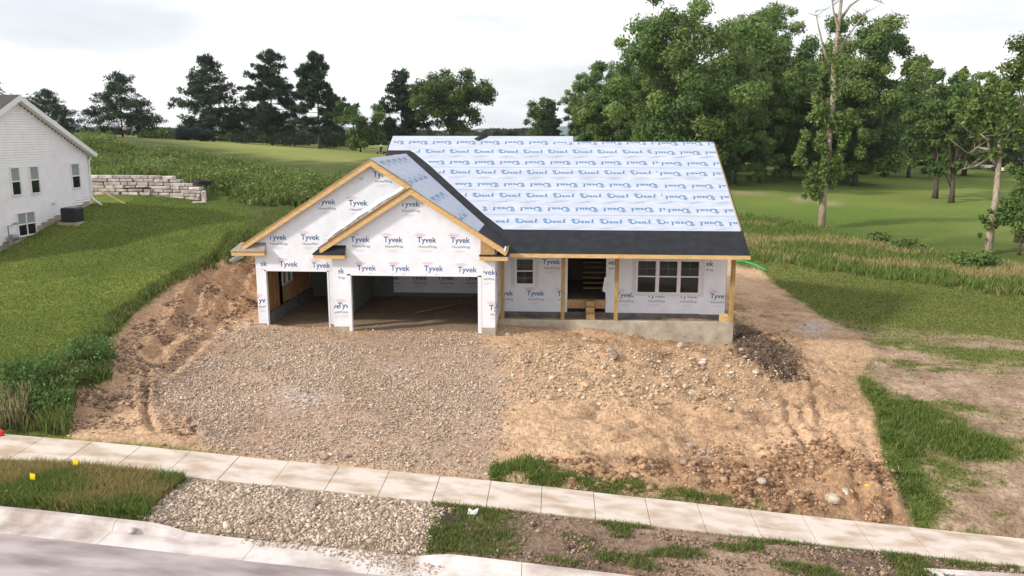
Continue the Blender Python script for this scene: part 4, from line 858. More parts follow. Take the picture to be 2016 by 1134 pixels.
for px, py, sz, m, lab in rocks:
    P = ground_hit(px, py)
    if py > 1040: P = onz(px, py, zs(P[0]) - .235)
    dep = proj(P)[2]; w_ = sz * dep / F_PX
    o = empty('rock', (0, 0, 0)); bpy.data.objects.remove(o)
    bm = bmesh.new(); bmesh.ops.create_icosphere(bm, subdivisions=2, radius=1); rs = random.Random(px)
    ph = [Vector((rs.uniform(-1, 1), rs.uniform(-1, 1), rs.uniform(-1, 1))).normalized() for _ in range(9)]; of = [rs.uniform(.62, .95) for _ in ph]
    for q in bm.verts:
        c = q.co.copy()
        for n_, d_ in zip(ph, of):
            t = c.dot(n_)
            if t > d_: c -= n_ * (t - d_)
        q.co = Vector((c.x * w_ * .58, c.y * w_ * .5, c.z * w_ * rs.uniform(.36, .40)))
    me = bpy.data.meshes.new('rock'); bm.to_mesh(me); bm.free(); me.materials.append((M['rock'], M['rockdark'], M['limestone'])[m])
    o = bpy.data.objects.new('rock', me); COL.objects.link(o); o.location = (P[0], P[1], P[2] + w_ * .2); o.rotation_euler = (0, 0, rs.uniform(0, 6)); tag(o, lab, 'rock', 'single rocks lying on the building plot')

# ------------------------------------------------------------------ grass and weeds
def blades(name, pos, h, w, cols, rng, lean=.45, label=None, cat='grass', z0=-.02):
    n = len(pos); a = rng.uniform(0, 2 * math.pi, n); b = rng.uniform(0, 2 * math.pi, n)
    d = np.stack([np.cos(a), np.sin(a), 0 * a], -1) * (w / 2)[:, None]; t = np.stack([np.cos(b) * h * lean * rng.random(n), np.sin(b) * h * lean * rng.random(n), h], -1)
    base = pos + np.array([0, 0, z0]); m = base + t * .55 * np.array([.6, .6, 1]); v = np.stack([base - d * .8, base + d * .8, m + d, m - d, base + t], 1)
    k = (np.arange(n) * 5)[:, None]; f = np.concatenate([np.stack([k + 0, k + 1, k + 2], -1), np.stack([k + 0, k + 2, k + 3], -1), np.stack([k + 3, k + 2, k + 4], -1)], 1).reshape(-1, 3)
    o = mesh(name, v.reshape(-1, 3), f, M['grass'], None, False, np.repeat(cols, 5, 0)); o['kind'] = 'stuff'
    if label: tag(o, label, cat)
    return o
def leaflets(pos, size, cols, rng, up=.5):
    n = len(pos); a = rng.normal(size=(n, 3)); a[:, 2] += up; a /= np.linalg.norm(a, axis=1)[:, None]; r = rng.normal(size=(n, 3)); u = np.cross(a, r); u /= np.linalg.norm(u, axis=1)[:, None]; w = np.cross(a, u)
    u *= size[:, None]; w *= (size * rng.uniform(.5, .9, n))[:, None]
    v = np.stack([pos - u, pos + w * .8, pos + u, pos - w * .8], 1).reshape(-1, 3)
    return v, np.arange(4 * n).reshape(n, 4), np.repeat(cols, 4, 0)
def lawnmask(x, y, px, py): return np.where(poly_sd(px, py, P_DIRT) > -2, 0, 1.)
LG = [(.17, .235, .042), (.105, .17, .032), (.25, .285, .06), (.30, .285, .085), (.08, .135, .028)]
p = scatter(None, 70000, (-25, -11, -10.8, 22), rng, 0, lambda x, y, px, py: lawnmask(x, y, px, py) * (poly_sd(px, py, P_WEED) < 6) * (px < 640) * ~((x < -24.6) & (y < 15.8)), 26)
dd = proj(p)[2]; blades('lawn_grass', p, rng.uniform(.04, .085, len(p)), rng.uniform(.018, .03, len(p)) * np.clip(dd / 26, 1, 2), pal(len(p), LG, rng), rng, .7, 'mown green lawn sloping between the two houses')
p = scatter(None, 60000, (10.5, 40, -10.9, 26), rng, 0, lambda x, y, px, py: lawnmask(x, y, px, py) * (px > 1430) * (1 - .96 * bare_w(x, y, px, py)) * (1 - .95 * sstep(-.1, .25, .5 * fbm(x / .55, y / .4, 75, 3) + .1) * (1 - sstep(4, 9, y)) * .45) * (1 - .95 * sstep(-.25, .2, .55 * np.exp(-((y - (-1.2 - .28 * (x - 13))) / 2.2) ** 2) - .12 + fbm(x / 2.6, y / 1.5, 71, 4) + .25 * fbm(x / .5, y / .4, 72, 2)) * (1 - sstep(2.5, 7.5, y))), 22)
dd = proj(p)[2]; blades('lawn_grass', p, rng.uniform(.04, .10, len(p)), rng.uniform(.018, .03, len(p)) * np.clip(dd / 24, 1, 2), pal(len(p), LG + [(.15, .14, .05)], rng), rng, .7, 'patchy green lawn right of the bare building plot')
WG = [(.13, .21, .042), (.085, .15, .032), (.18, .25, .055), (.22, .24, .075)]
BANK = [(150, 275), (210, 280), (300, 298), (400, 313), (500, 331), (600, 345), (680, 352), (640, 392), (560, 420), (470, 405), (400, 370), (180, 345)]
p = scatter(BANK, 42000, (-75, -6, 20, 90), rng, 6, lambda x, y, px, py: np.clip(.75 + fbm(x / 3, y / 3, 58, 3), .25, 1)); hh = rng.uniform(.2, .62, len(p)) * np.clip(1 + 1.5 * fbm(p[:, 0] / 2.2, p[:, 1] / 2.2, 59, 3), .4, 1.7)
blades('tall_weeds', p, hh, rng.uniform(.05, .11, len(p)), pal(len(p), WG + [(.16, .15, .07)], rng, .3), rng, .6, 'tall green weeds on the bank below the golf course', 'weeds')
q = scatter(BANK, 26000, (-75, -6, 20, 90), rng, 6, lambda x, y, px, py: np.clip(.5 + 1.5 * fbm(x / 2.2, y / 2.2, 59, 3), .05, 1)); q[:, 2] += rng.uniform(.1, .5, len(q)) + np.clip(1.5 * fbm(q[:, 0] / 2.2, q[:, 1] / 2.2, 59, 3), 0, .8) * rng.random(len(q))
v, f, c = leaflets(q, rng.uniform(.05, .13, len(q)), pal(len(q), WG + [(.10, .19, .05), (.25, .29, .11)], rng, .3), rng); o = mesh('broadleaf_weeds', v, f, M['leaf'], None, False, c); tag(o, 'broadleaf weeds clumped on the bank below the golf course', 'weeds', kind='stuff')
EDGE = [(560, 405), (600, 425), (520, 470), (455, 495), (430, 520), (350, 555), (265, 615), (240, 640), (205, 670), (215, 745), (150, 770), (135, 860), (60, 855), (0, 850), (0, 760), (110, 735), (170, 665), (255, 590), (330, 545), (420, 500), (490, 445)]
p = scatter(EDGE, 26000, (-16, -8, -11, 26), rng, 8, lambda x, y, px, py: np.clip(.7 + 1.2 * fbm(x / .9, y / 1.2, 60, 3), .1, 1)); near = sstep(700, 790, proj(p)[1])
hh = rng.uniform(.06, .26, len(p)) * (1 + 1.7 * near)
blades('bank_edge_grass', p, hh, rng.uniform(.02, .045, len(p)), pal(len(p), WG + [(.20, .18, .08), (.13, .14, .05)], rng, .3), rng, .7, 'ragged grass and weeds along the top of the cut bank', 'grass')
CORN = [(0, 745), (90, 740), (170, 690), (230, 700), (215, 750), (150, 775), (140, 840), (60, 850), (0, 850)]
q = scatter(CORN, 9000, (-16, -9, -11, -3), rng, 8, lambda x, y, px, py: np.clip(.5 + 1.5 * fbm(x / .8, y / .8, 65, 3), .05, 1)); q[:, 2] += rng.uniform(.05, .62, len(q))
v, f, c = leaflets(q, rng.uniform(.025, .06, len(q)), pal(len(q), [(.12, .21, .06), (.095, .18, .05), (.17, .26, .08)], rng, .3), rng); tag(mesh('broadleaf_weeds', v, f, M['leaf'], None, False, c), 'leafy green weeds at the corner above the sidewalk', 'weeds', kind='stuff')
q = np.concatenate([scatter([(a - 16, 795), (a + 16, 795), (a + 20, 850), (a - 20, 850)], 500, (-14, -9.5, -11, -7), rng, 3) for a in (10, 42)])
blades('dry_seed_grass', q, rng.uniform(.45, .8, len(q)), rng.uniform(.02, .035, len(q)), pal(len(q), [(.48, .38, .24), (.40, .31, .18)], rng), rng, .3, 'dry tan seed-head grass at the left end of the sidewalk', 'grass')
p = scatter(P_MEADOW, 30000, (9, 70, 12, 60), rng, 6); n_ = fbm(p[:, 0] / 4, p[:, 1] / 2.5, 66, 3); cols = np.where((n_ + .12 * rng.normal(size=len(p)) > .2)[:, None], pal(len(p), [(.38, .31, .14), (.44, .36, .19), (.28, .27, .10)], rng, .25), pal(len(p), WG, rng, .25))
blades('meadow_grass', p, rng.uniform(.15, .6, len(p)), rng.uniform(.04, .08, len(p)), cols, rng, .6, 'tan and green tall grass strip behind the right lawn', 'grass')
p = scatter(P_TERR_L, 26000, (-13, -4.8, -15, -12.4), rng, 3); t_ = sstep(-.45, .15, fbm(p[:, 0] / 1.5, p[:, 1] / 1.2, 67, 3) - .5 * sstep(-7.6, -6.6, p[:, 0])); cols = pal(len(p), [(.38, .31, .14), (.30, .26, .10)], rng, .25) * t_[:, None] + pal(len(p), WG, rng, .25) * (1 - t_[:, None])
blades('verge_grass', p, rng.uniform(.10, .30, len(p)), rng.uniform(.012, .022, len(p)), cols, rng, .9, 'tan and green unmown grass on the verge at lower left', 'grass')
p = scatter(P_TERR_R, 13000, (-.5, 15, -14.6, -12.4), rng, 3, lambda x, y, px, py: sstep(.05, .35, fbm(x / 1.3, y / .5, 68, 3) + .25 * sstep(-13.6, -14.3, y)) + .8 * np.exp(-((px - 955) / 50) ** 2))
blades('verge_grass', p, rng.uniform(.06, .18, len(p)), rng.uniform(.012, .022, len(p)), pal(len(p), WG + [(.16, .15, .06)], rng, .25), rng, .8, 'sparse green grass on the muddy verge at lower right', 'grass')
p = scatter(P_GRASSR, 13000, (9, 20, -11, 2), rng, 10, lambda x, y, px, py: np.clip(.9 * np.exp(-(poly_sd(px, py, P_GRASSR) / 60) ** 2) * (py < 900) + .1 + 2.2 * fbm(x / .9, y / .7, 69, 4), .01, 1)); blades('rough_grass', p, rng.uniform(.05, .22, len(p)), rng.uniform(.015, .03, len(p)), pal(len(p), WG + [(.20, .22, .07)], rng, .25), rng, .7, 'bright rough grass along the right edge of the dirt', 'grass')
p = scatter(P_GRASSW, 7000, (0, 9, -11, -8.5), rng, 7, lambda x, y, px, py: np.clip(.6 + 1.5 * fbm(x / .7, y / .5, 73, 3), .05, 1)); blades('rough_grass', p, rng.uniform(.05, .15, len(p)) * (1 + .9 * np.exp(-((p[:, 0] - 1.6) / .8) ** 2)), rng.uniform(.012, .025, len(p)), pal(len(p), WG, rng, .25), rng, .7, 'green grass fringe between the dirt and the sidewalk', 'grass')
p = scatter([(470, 490), (420, 530), (470, 520), (495, 505)], 600, (-14, -9, 2, 10), rng, 4); blades('rough_grass', p, rng.uniform(.1, .3, len(p)), rng.uniform(.02, .04, len(p)), pal(len(p), WG, rng), rng, .7, 'small green grass tuft under the left garage eave', 'grass')

# ------------------------------------------------------------------ trees
def grow(seed, h, w, trunk=.25, nclump=46, nleaf=20000, leaf=.3, cz=.60, ch=.42, tops=1.0, cols=((.055, .10, .022), (.075, .125, .028), (.04, .08, .02)), r0=None, bark='bark', clr=.17, openness=.0):
    R = np.random.default_rng(seed); rn = random.Random(seed); r0 = r0 or h * .017
    d = R.normal(size=(nclump, 3)); d /= np.linalg.norm(d, axis=1)[:, None]
    rad = R.random(nclump) ** (.36 if openness < .5 else .25); irr = 1 + .22 * R.normal(size=nclump).clip(-1.6, 1.3)
    c = d * (rad * irr)[:, None] * np.array([w / 2, w / 2, h * ch]); 
    low = np.clip(-c[:, 2] / (h * ch), 0, 1); c[:, :2] *= (1 - .18 * low)[:, None]; c[:, 2] += h * cz
    c[:, 2] = np.clip(c[:, 2], h * trunk, h * .97)
    cr_ = w * clr * R.uniform(.65, 1.25, nclump)
    tr = MB(); top = h * (cz + ch * .3); n = 7
    pts = [Vector((.02 * h * math.sin(i * 1.3 + seed) * i / n, .02 * h * math.cos(i * 1.7 + seed) * i / n, top * i / n - .15)) for i in range(n + 1)]
    tr.tube(pts, [r0 * (1.35 if i == 0 else 1) * (1 - .85 * i / n) for i in range(n + 1)], 8)
    for i in np.argsort(-cr_)[:max(9, nclump // 3)]:
        t = rn.uniform(.3, .85); k = min(n - 1, int(t * n)); a = pts[k]; b = Vector(c[i]); 
        if b.z < a.z: a = pts[max(1, k - 2)]
        m = a.lerp(b, .5) + Vector((0, 0, .04 * h)); tr.tube([a, m, b], [r0 * .38, r0 * .24, r0 * .06], 5)
    wgt = cr_ ** 2; cnt = np.maximum(20, (nleaf * wgt / wgt.sum()).astype(int)); tot = cnt.sum(); ci = np.repeat(np.arange(nclump), cnt)
    u = R.normal(size=(tot, 3)); u /= np.linalg.norm(u, axis=1)[:, None]; rr_ = R.random(tot) ** .45
    jit = 1 + .25 * np.sin(u[:, 0] * 5 + ci) * np.cos(u[:, 1] * 6 + 2 * ci)
    P = c[ci] + u * (cr_[ci] * rr_ * jit)[:, None] * np.array([1, 1, .72]); P[:, 2] = np.maximum(P[:, 2], h * trunk * .8)
    nrm = u + R.normal(size=(tot, 3)) * .55 + np.array([0, 0, .45]); nrm /= np.linalg.norm(nrm, axis=1)[:, None]
    t1 = np.cross(nrm, R.normal(size=(tot, 3))); t1 /= np.linalg.norm(t1, axis=1)[:, None]; t2 = np.cross(nrm, t1)
    sz = leaf * R.uniform(.55, 1.25, tot); t1 *= sz[:, None]; t2 *= (sz * R.uniform(.5, .9, tot))[:, None]
    v = np.stack([P - t1, P + t2 * .8, P + t1, P - t2 * .8], 1).reshape(-1, 3)
    cc_ = np.array(cols)[R.integers(0, len(cols), nclump)][ci] * R.uniform(.72, 1.28, (tot, 1)) * R.uniform(.85, 1.15, nclump)[ci][:, None]
    return tr, v, np.arange(4 * tot).reshape(-1, 4), np.repeat(cc_, 4, 0)
def pine(seed, h, w, bare=.16, nleaf=15000, lean=0, sparse=.2, cols=((.040, .072, .038), (.055, .092, .040), (.03, .055, .032))):
    R = np.random.default_rng(seed); rn = random.Random(seed); tr = MB(); r0 = h * .015; n = 8
    pts = [Vector((lean * h * (i / n) ** 2, .01 * h * math.sin(i + seed), h * .98 * i / n - .15)) for i in range(n + 1)]
    tr.tube(pts, [r0 * (1.3 if i == 0 else 1) * (1 - .93 * i / n) for i in range(n + 1)], 7)
    z = bare; Ps = []; Ns = []
    while z < .985:
        t = (z - bare) / (1 - bare); prof = (math.sin(min(1, t * 1.15 + .22) * math.pi) ** .55 if t < .55 else (1 - t) ** .75 * 1.25); prof = max(.08, min(1, prof))
        for b in range(rn.randint(5, 7)):
            if rn.random() < sparse: continue
            a = rn.uniform(0, 6.283); L = w / 2 * prof * rn.uniform(.55, 1.15); k = min(n - 1, int(z * n)); o = pts[k].lerp(pts[k + 1], z * n - k)
            rise = h * rn.uniform(-.03, .075) * (1 if t > .3 else .2)
            e = o + Vector((math.cos(a) * L, math.sin(a) * L, rise)); m = o.lerp(e, .5) + Vector((0, 0, -.01 * h)); tr.tube([o, m, e], [r0 * .3 * (1 - .6 * t), r0 * .2 * (1 - .6 * t), r0 * .06], 4, False)
            nc = max(2, int(L / (w * .06)))
            for q in range(nc):
                s = .38 + .62 * (q + rn.random() * .6) / nc; ctr = o.lerp(e, min(1, s)) + Vector((rn.gauss(0, .035) * w, rn.gauss(0, .035) * w, h * .012 + rn.gauss(0, .012) * h)); rad = w * rn.uniform(.035, .075)
                Ps.append((*ctr, rad))
        z += rn.uniform(.034, .058)
    Ps = np.array(Ps); cnt = np.maximum(12, (nleaf * Ps[:, 3] ** 1.5 / (Ps[:, 3] ** 1.5).sum()).astype(int)); ci = np.repeat(np.arange(len(Ps)), cnt); tot = len(ci)
    u = R.normal(size=(tot, 3)); u[:, 2] += .35; u /= np.linalg.norm(u, axis=1)[:, None]; rad = Ps[ci, 3] * R.random(tot) ** .5
    P = Ps[ci, :3] + u * rad[:, None] * np.array([1, 1, .75]); ax = u + R.normal(size=(tot, 3)) * .4; ax[:, 2] += .3; ax /= np.linalg.norm(ax, axis=1)[:, None]
    t2 = np.cross(ax, R.normal(size=(tot, 3))); t2 /= np.linalg.norm(t2, axis=1)[:, None]; L = h * .019 * R.uniform(.6, 1.4, tot)
    v = np.stack([P - ax * L[:, None], P + t2 * (L * .28)[:, None], P + ax * L[:, None], P - t2 * (L * .28)[:, None]], 1).reshape(-1, 3)
    cc_ = np.array(cols)[R.integers(0, len(cols), len(Ps))][ci] * R.uniform(.7, 1.3, (tot, 1))
    return tr, v, np.arange(4 * tot).reshape(-1, 4), np.repeat(cc_, 4, 0)
def plant_tree(name, data, loc, label, cat='tree', group=None, rot=0, bark='bark'):
    tr, v, f, c = data; root = empty(name, loc, label, cat, group); root.rotation_euler.z = rot; ORG.pop(root.name)
    t = tr.build('trunk', M[bark], root, True); l = mesh('crown', v, f, M['leaf'], root, False, c); return root
def copy_tree(src, loc, label, scale, rot):
    r = src.copy(); COL.objects.link(r); r.location = loc; r.scale = scale; r.rotation_euler = (0, 0, rot); r['label'] = label
    for ch in src.children: c = ch.copy(); COL.objects.link(c); c.parent = r
    return r
def spot(px, ytop, depth):          # ground position under a picture column, and the height that reaches ytop
    d = ray(px, 263); P = CAM + d * depth; z = H(P[0], P[1]); t = CAM + ray(px, ytop) * depth; return (P[0], P[1], z), t[2] - z
def m_px(n, depth): return n * depth / F_PX
GP = 'dark pines on the golf course'
for px, yt, dep, wpx, seed, bare, lab, sp_ in (
        (240, 148, 122, 118, 1, .13, 'broad dark pine behind the two golfers', .2), (418, 113, 140, 112, 2, .12, 'dense dark pine, leftmost of the three tall pines', .12), (535, 102, 142, 108, 3, .17, 'sparse tall pine in the middle of the three tall pines', .3),
        (628, 106, 138, 100, 4, .2, 'tall pine, rightmost of the three tall pines', .26), (790, 139, 145, 84, 5, .16, 'dark pine just left of the spreading round-crowned tree', .12), (100, 178, 118, 90, 6, .1, 'dark pine rising behind the white house roof', .25)):
    loc, h = spot(px, yt, dep); plant_tree('pine_tree', pine(seed, h, m_px(wpx, dep) * 1.3, bare, 22000, .02 if seed % 2 else -.02, sp_), loc, lab, 'tree', GP)
for px, yt, dep, wpx, seed, lab in ((480, 190, 150, 80, 11, 'short dark pine between the left and middle tall pines'), (578, 205, 150, 110, 12, 'low bushy pine between the middle and right tall pines'), (655, 222, 150, 70, 13, 'low dark pine right of the rightmost tall pine'), (370, 232, 142, 70, 15, 'low spreading pine left of the three tall pines'), (1086, 208, 152, 40, 16, 'narrow dark spruce in front of the columnar green tree'), (843, 243, 158, 34, 17, 'small pointed spruce below the round-crowned tree')):
    loc, h = spot(px, yt, dep); plant_tree('pine_tree', pine(seed, h, m_px(wpx, dep) * 1.1, .05, 9000, 0, .08), loc, lab, 'tree', GP)
for px, wpx, yt, seed, lab in ((395, 46, 254, 21, 'blue-green round spruce bush left of the pines'), (362, 30, 258, 22, 'small dark round bush at the left edge of the pines')):
    loc, h = spot(px, yt, 128); plant_tree('shrub', grow(seed, h, m_px(wpx, 128), .05, 14, 2500, .16, .5, .45, cols=((.02, .045, .04), (.03, .055, .05)), clr=.3), loc, lab, 'shrub')
loc, h = spot(888, 139, 140); plant_tree('shade_tree', grow(31, h, m_px(150, 140), .30, 90, 24000, .24, .66, .33, cols=((.075, .125, .03), (.12, .165, .035), (.055, .10, .028)), r0=.34, clr=.105, openness=.6), loc, 'spreading round-crowned tree with dark forked limbs beyond the roof', 'tree')
loc, h = spot(708, 196, 120); plant_tree('shade_tree', grow(32, h, m_px(84, 120), .05, 26, 9000, .2, .5, .46, cols=((.07, .125, .03), (.09, .145, .035)), clr=.17), loc, 'small leafy tree between the pines and the roof', 'tree')
loc, h = spot(1068, 179, 158); plant_tree('shade_tree', grow(33, h, m_px(58, 158), .03, 80, 14000, .24, .48, .46, cols=((.075, .135, .035), (.095, .16, .04)), clr=.2), loc, 'columnar green tree standing alone above the roof ridge', 'tree')
for px, wpx, yt, dep, seed, lab in ((975, 40, 256, 165, 34, 'low dark hedge bush above the roof ridge, left one'), (1005, 44, 257, 165, 35, 'low dark hedge bush above the roof ridge, right one'), (30, 130, 158, 125, 36, 'rounded leafy tree behind the white house roof'), (800, 60, 252, 165, 37, 'low green bush below the dark pine near the roof')):
    loc, h = spot(px, yt, dep); plant_tree('shrub' if yt > 200 else 'shade_tree', grow(seed, h, m_px(wpx, dep), .05, 16, 4500, .22, .5, .45, cols=((.03, .06, .02), (.04, .075, .022)), clr=.24), loc, lab, 'shrub' if yt > 200 else 'tree')
# the grove at right: four kinds, the others are copies of them
GG = 'broadleaf trees of the grove'
protos = []
kinds = [(41, 1.0, .12, 150, 78000), (42, .92, .10, 120, 62000), (43, 1.1, .12, 130, 66000), (44, .85, .06, 110, 56000)]
grove = [  # px, ytop, depth, width px, kind, label
    (1352, -12, 108, 270, 0, 'huge broadleaf tree, largest crown of the grove, left of its middle'),
    (1545, 14, 128, 190, 1, 'tall broadleaf tree right of the largest crown'),
    (1690, 36, 118, 215, 2, 'broadleaf tree directly behind the thin pale trunk'),
    (1188, 128, 150, 120, 3, 'broadleaf tree at the left end of the grove, second from the end'),
    (1146, 146, 160, 74, 1, 'leftmost broadleaf tree of the grove above the roof'),
    (1462, 28, 142, 160, 2, 'broadleaf tree behind and right of the largest crown'),
    (1255, 100, 140, 120, 0, 'broadleaf tree tucked behind the left side of the largest crown'),
    (1795, 118, 140, 130, 3, 'broadleaf tree in shade behind the twin trunks, left one'),
    (1590, 92, 165, 170, 0, 'far broadleaf tree filling the middle of the grove'),
    (1905, 142, 150, 150, 1, 'far broadleaf tree behind the leaning broken trunk'),
    (1738, 150, 175, 150, 3, 'far broadleaf tree seen between the trunks of the grove'),
    (1420, 150, 165, 160, 3, 'far broadleaf tree behind the roof end'),
    (1215, 150, 132, 130, 3, 'low broadleaf tree in front of the grove left end, against the roof ridge'),
    (1300, 120, 122, 150, 2, 'broadleaf tree filling the gap below the left side of the largest crown'),
    (1640, 130, 145, 180, 1, 'broadleaf tree half hidden behind the thin pale trunk, lower than its neighbour'),
    (1500, 110, 118, 150, 3, 'broadleaf tree whose low crown meets the right end of the roof'),
    (1452, 205, 112, 120, 3, 'short broadleaf tree whose crown hangs low beside the right roof edge'),
    (1690, 215, 122, 130, 3, 'short broadleaf tree low behind the thin pale trunk'),
    (1560, 205, 132, 120, 1, 'short broadleaf tree in the shade in the middle of the grove'),
    (1990, 190, 170, 150, 2, 'far broadleaf tree at the right edge of the picture')]
for i, (px, yt, dep, wpx, k, lab) in enumerate(grove):
    loc, h = spot(px, yt, dep); W_ = m_px(wpx, dep) * 1.12
    if len(protos) <= k and k == len(protos):
        s, a, trk, ncl, nl = kinds[k]; r = plant_tree('broadleaf_tree', grow(s, h, W_, trk, ncl, nl, .235, .52, .48, clr=.095, cols=((.12, .20, .05), (.185, .255, .07), (.09, .16, .042), (.145, .215, .055))), loc, lab, 'tree', GG); protos.append((r, h, W_))
    else:
        r, h0, w0 = protos[k]; copy_tree(r, loc, lab, (W_ / w0, W_ / w0, h / h0), 1.1 + i * 1.7)
# twin leaning trees, thin pale trees, right-edge foliage
for px, py, tx, ty, wpx, seed, lab in ((1840, 388, 1855, 150, 120, 51, 'left one of the twin trees with dark leaning trunks'), (1872, 397, 1900, 140, 120, 52, 'right one of the twin trees with dark leaning trunks')):
    P = ground_hit(px, py); dep = proj(P)[2]; h = (CAM + ray(tx, ty) * dep)[2] - P[2]
    plant_tree('broadleaf_tree', grow(seed, h, m_px(wpx, dep), .22, 60, 20000, .19, .62, .38, clr=.13, cols=((.09, .155, .04), (.13, .19, .05), (.07, .125, .034)), r0=.32), tuple(P - np.array([0, 0, .05])), lab, 'tree', GG)
def slim(px, py, path, clumps, seed, label, r0, bare):
    P = ground_hit(px, py); dep = proj(P)[2]; R = np.random.default_rng(seed); L = lambda q, dy=0: Vector(CAM + ray(*q) * (dep + dy)) - Vector(P)
    root = empty('slim_tree', tuple(P), label, 'tree'); ORG.pop(root.name); tr = MB(); pts = [Vector((0, 0, -.15))] + [L(q) for q in path]; n = len(pts)
    tr.tube(pts, [r0 * (1 - .72 * i / (n - 1)) for i in range(n)], 8)
    for b in bare:
        q = [L(x, R.uniform(-1, 1)) for x in b]; tr.tube(q, list(np.linspace(r0 * .42, r0 * .06, len(q))), 5)
        for _ in range(5):
            a = q[-1].lerp(q[-2], R.random() * .8); e = a + Vector((R.normal() * .8, R.normal() * .8, R.uniform(.1, 1.1))); tr.tube([a, e], [r0 * .10, r0 * .03], 4)
    t = tr.build('trunk', M['palebark'], root, True); pos = []
    for cx, cy_, rx, ry, n in clumps:
        n = int(n * 1.7)
        a = R.normal(size=(n, 2)) * .55; a = a * np.minimum(1, 1.15 * R.random((n, 1)) ** .3 / np.maximum(np.linalg.norm(a, axis=1)[:, None], 1e-3)); dd = R.normal(size=n) * m_px(rx, dep) * .6
        sc = R.normal(size=(9, 2)) * .75; a = sc[R.integers(0, 9, n)] + a * .38
        for (u, w), d in zip(a, dd): pos.append(L((cx + u * rx, cy_ + w * ry), d))
    pos = np.array(pos); v, f, c = leaflets(pos, R.uniform(.10, .22, len(pos)), pal(len(pos), [(.13, .20, .048), (.19, .25, .068), (.10, .16, .04)], R, .25), R); mesh('crown', v, f, M['leaf'], root, False, c); return root
slim(1617, 448, [(1620, 390), (1629, 310), (1634, 240), (1640, 180), (1640, 120), (1648, 60), (1655, 0), (1660, -40)],
     [(1612, 290, 26, 36, 900), (1598, 340, 20, 30, 700), (1655, 270, 26, 34, 800), (1608, 215, 22, 24, 600), (1665, 230, 20, 22, 500), (1600, 372, 16, 16, 300), (1640, 330, 22, 34, 500), (1655, 150, 22, 50, 350), (1628, 130, 16, 40, 250)], 5, 'thin tall tree with pale bare trunk and leafy patches', .34,
     [[(1640, 150), (1622, 100), (1610, 50), (1604, 20)], [(1645, 110), (1668, 70), (1690, 40), (1712, 14)], [(1650, 60), (1640, 20), (1634, -20)], [(1652, 40), (1672, 10), (1700, -10), (1740, 6)], [(1636, 240), (1622, 215), (1618, 200)], [(1638, 200), (1662, 160), (1676, 130)]])
slim(1945, 500, [(1950, 450), (1960, 390), (1965, 330), (1966, 300), (1970, 250), (1972, 215)],
     [(1965, 210, 30, 40, 900), (2000, 200, 30, 50, 900), (1930, 215, 26, 40, 600), (1945, 440, 12, 16, 240), (1990, 270, 26, 30, 500), (1900, 200, 24, 40, 400)], 6, 'leaning tree with a broken pale trunk and bare grey limbs', .30,
     [[(1962, 330), (1948, 300), (1944, 275), (1950, 240)], [(1948, 310), (1920, 325), (1890, 332)], [(1944, 292), (1925, 288), (1905, 300)], [(1966, 300), (1985, 260), (2010, 225)], [(1944, 275), (1930, 262), (1904, 270)]])
loc, h = spot(2030, 62, 62); plant_tree('broadleaf_tree', grow(61, h, m_px(130, 62), .55, 26, 9000, .17, .82, .17, clr=.2, cols=((.13, .18, .045), (.10, .145, .035))), loc, 'leafy tree crown leaning in at the top right edge', 'tree')
for px, py, wpx, hpx, seed, lab in ((2005, 500, 110, 190, 62, 'round green sapling thicket at the right edge'), (1908, 528, 78, 34, 63, 'low dark green bush on the meadow strip at right'), (1725, 478, 40, 20, 64, 'small round bush on the meadow strip near the thin tree'), (1790, 490, 52, 18, 65, 'low bush right of the thin tree on the meadow strip')):
    P = ground_hit(px, py); dep = proj(P)[2]; plant_tree('shrub', grow(seed, m_px(hpx, dep), m_px(wpx, dep), .03, 18, 6000 if hpx > 100 else 2200, .13, .48, .48, clr=.22, cols=((.09, .16, .036), (.12, .18, .045))), tuple(P), lab, 'shrub')
# far wood and hedges that read as one mass
R = np.random.default_rng(77); P_ = []; C_ = []; Z_ = []
def mass(px0, px1, dep, yt, n, c, sz, rough=6, yb=300):
    px = R.uniform(px0, px1, n); top = yt + rough * np.array(fbm(px / 22, px * 0 + dep, 3, 4)) * 1.6; py = top + (yb - top) * R.random(n) ** 1.6; dp = dep + R.uniform(-4, 4, n) + R.uniform(0, 8, n)
    for a, b, d in zip(px, py, dp): P_.append(CAM + ray(a, b) * d)
    C_.append(pal(n, [c, tuple(x * .7 for x in c)], R, .25)); Z_.append(R.uniform(.6, 1.2, n) * sz)
mass(1430, 2050, 190, 262, 9000, (.022, .045, .018), .75, 14, 330); mass(110, 360, 190, 258, 3500, (.05, .085, .03), .6, 5, 285); mass(100, 1100, 420, 257, 5000, (.04, .07, .04), 1.4, 4, 275); mass(270, 345, 150, 258, 1800, (.085, .13, .03), .4, 3, 272); mass(330, 760, 165, 262, 4500, (.06, .09, .025), .5, 4, 285); mass(690, 1110, 210, 266, 3000, (.05, .08, .03), .6, 3, 285)
P_ = np.array(P_); C_ = np.concatenate(C_); Z_ = np.concatenate(Z_); P_[:, 2] = np.maximum(P_[:, 2], height(P_[:, 0], P_[:, 1]) + .1)
v, f, c = leaflets(P_, Z_, C_, R, .3); tag(mesh('far_woods', v, f, M['leaf'], None, False, c), 'distant hedges and woods beyond the golf course', 'woods', kind='stuff')

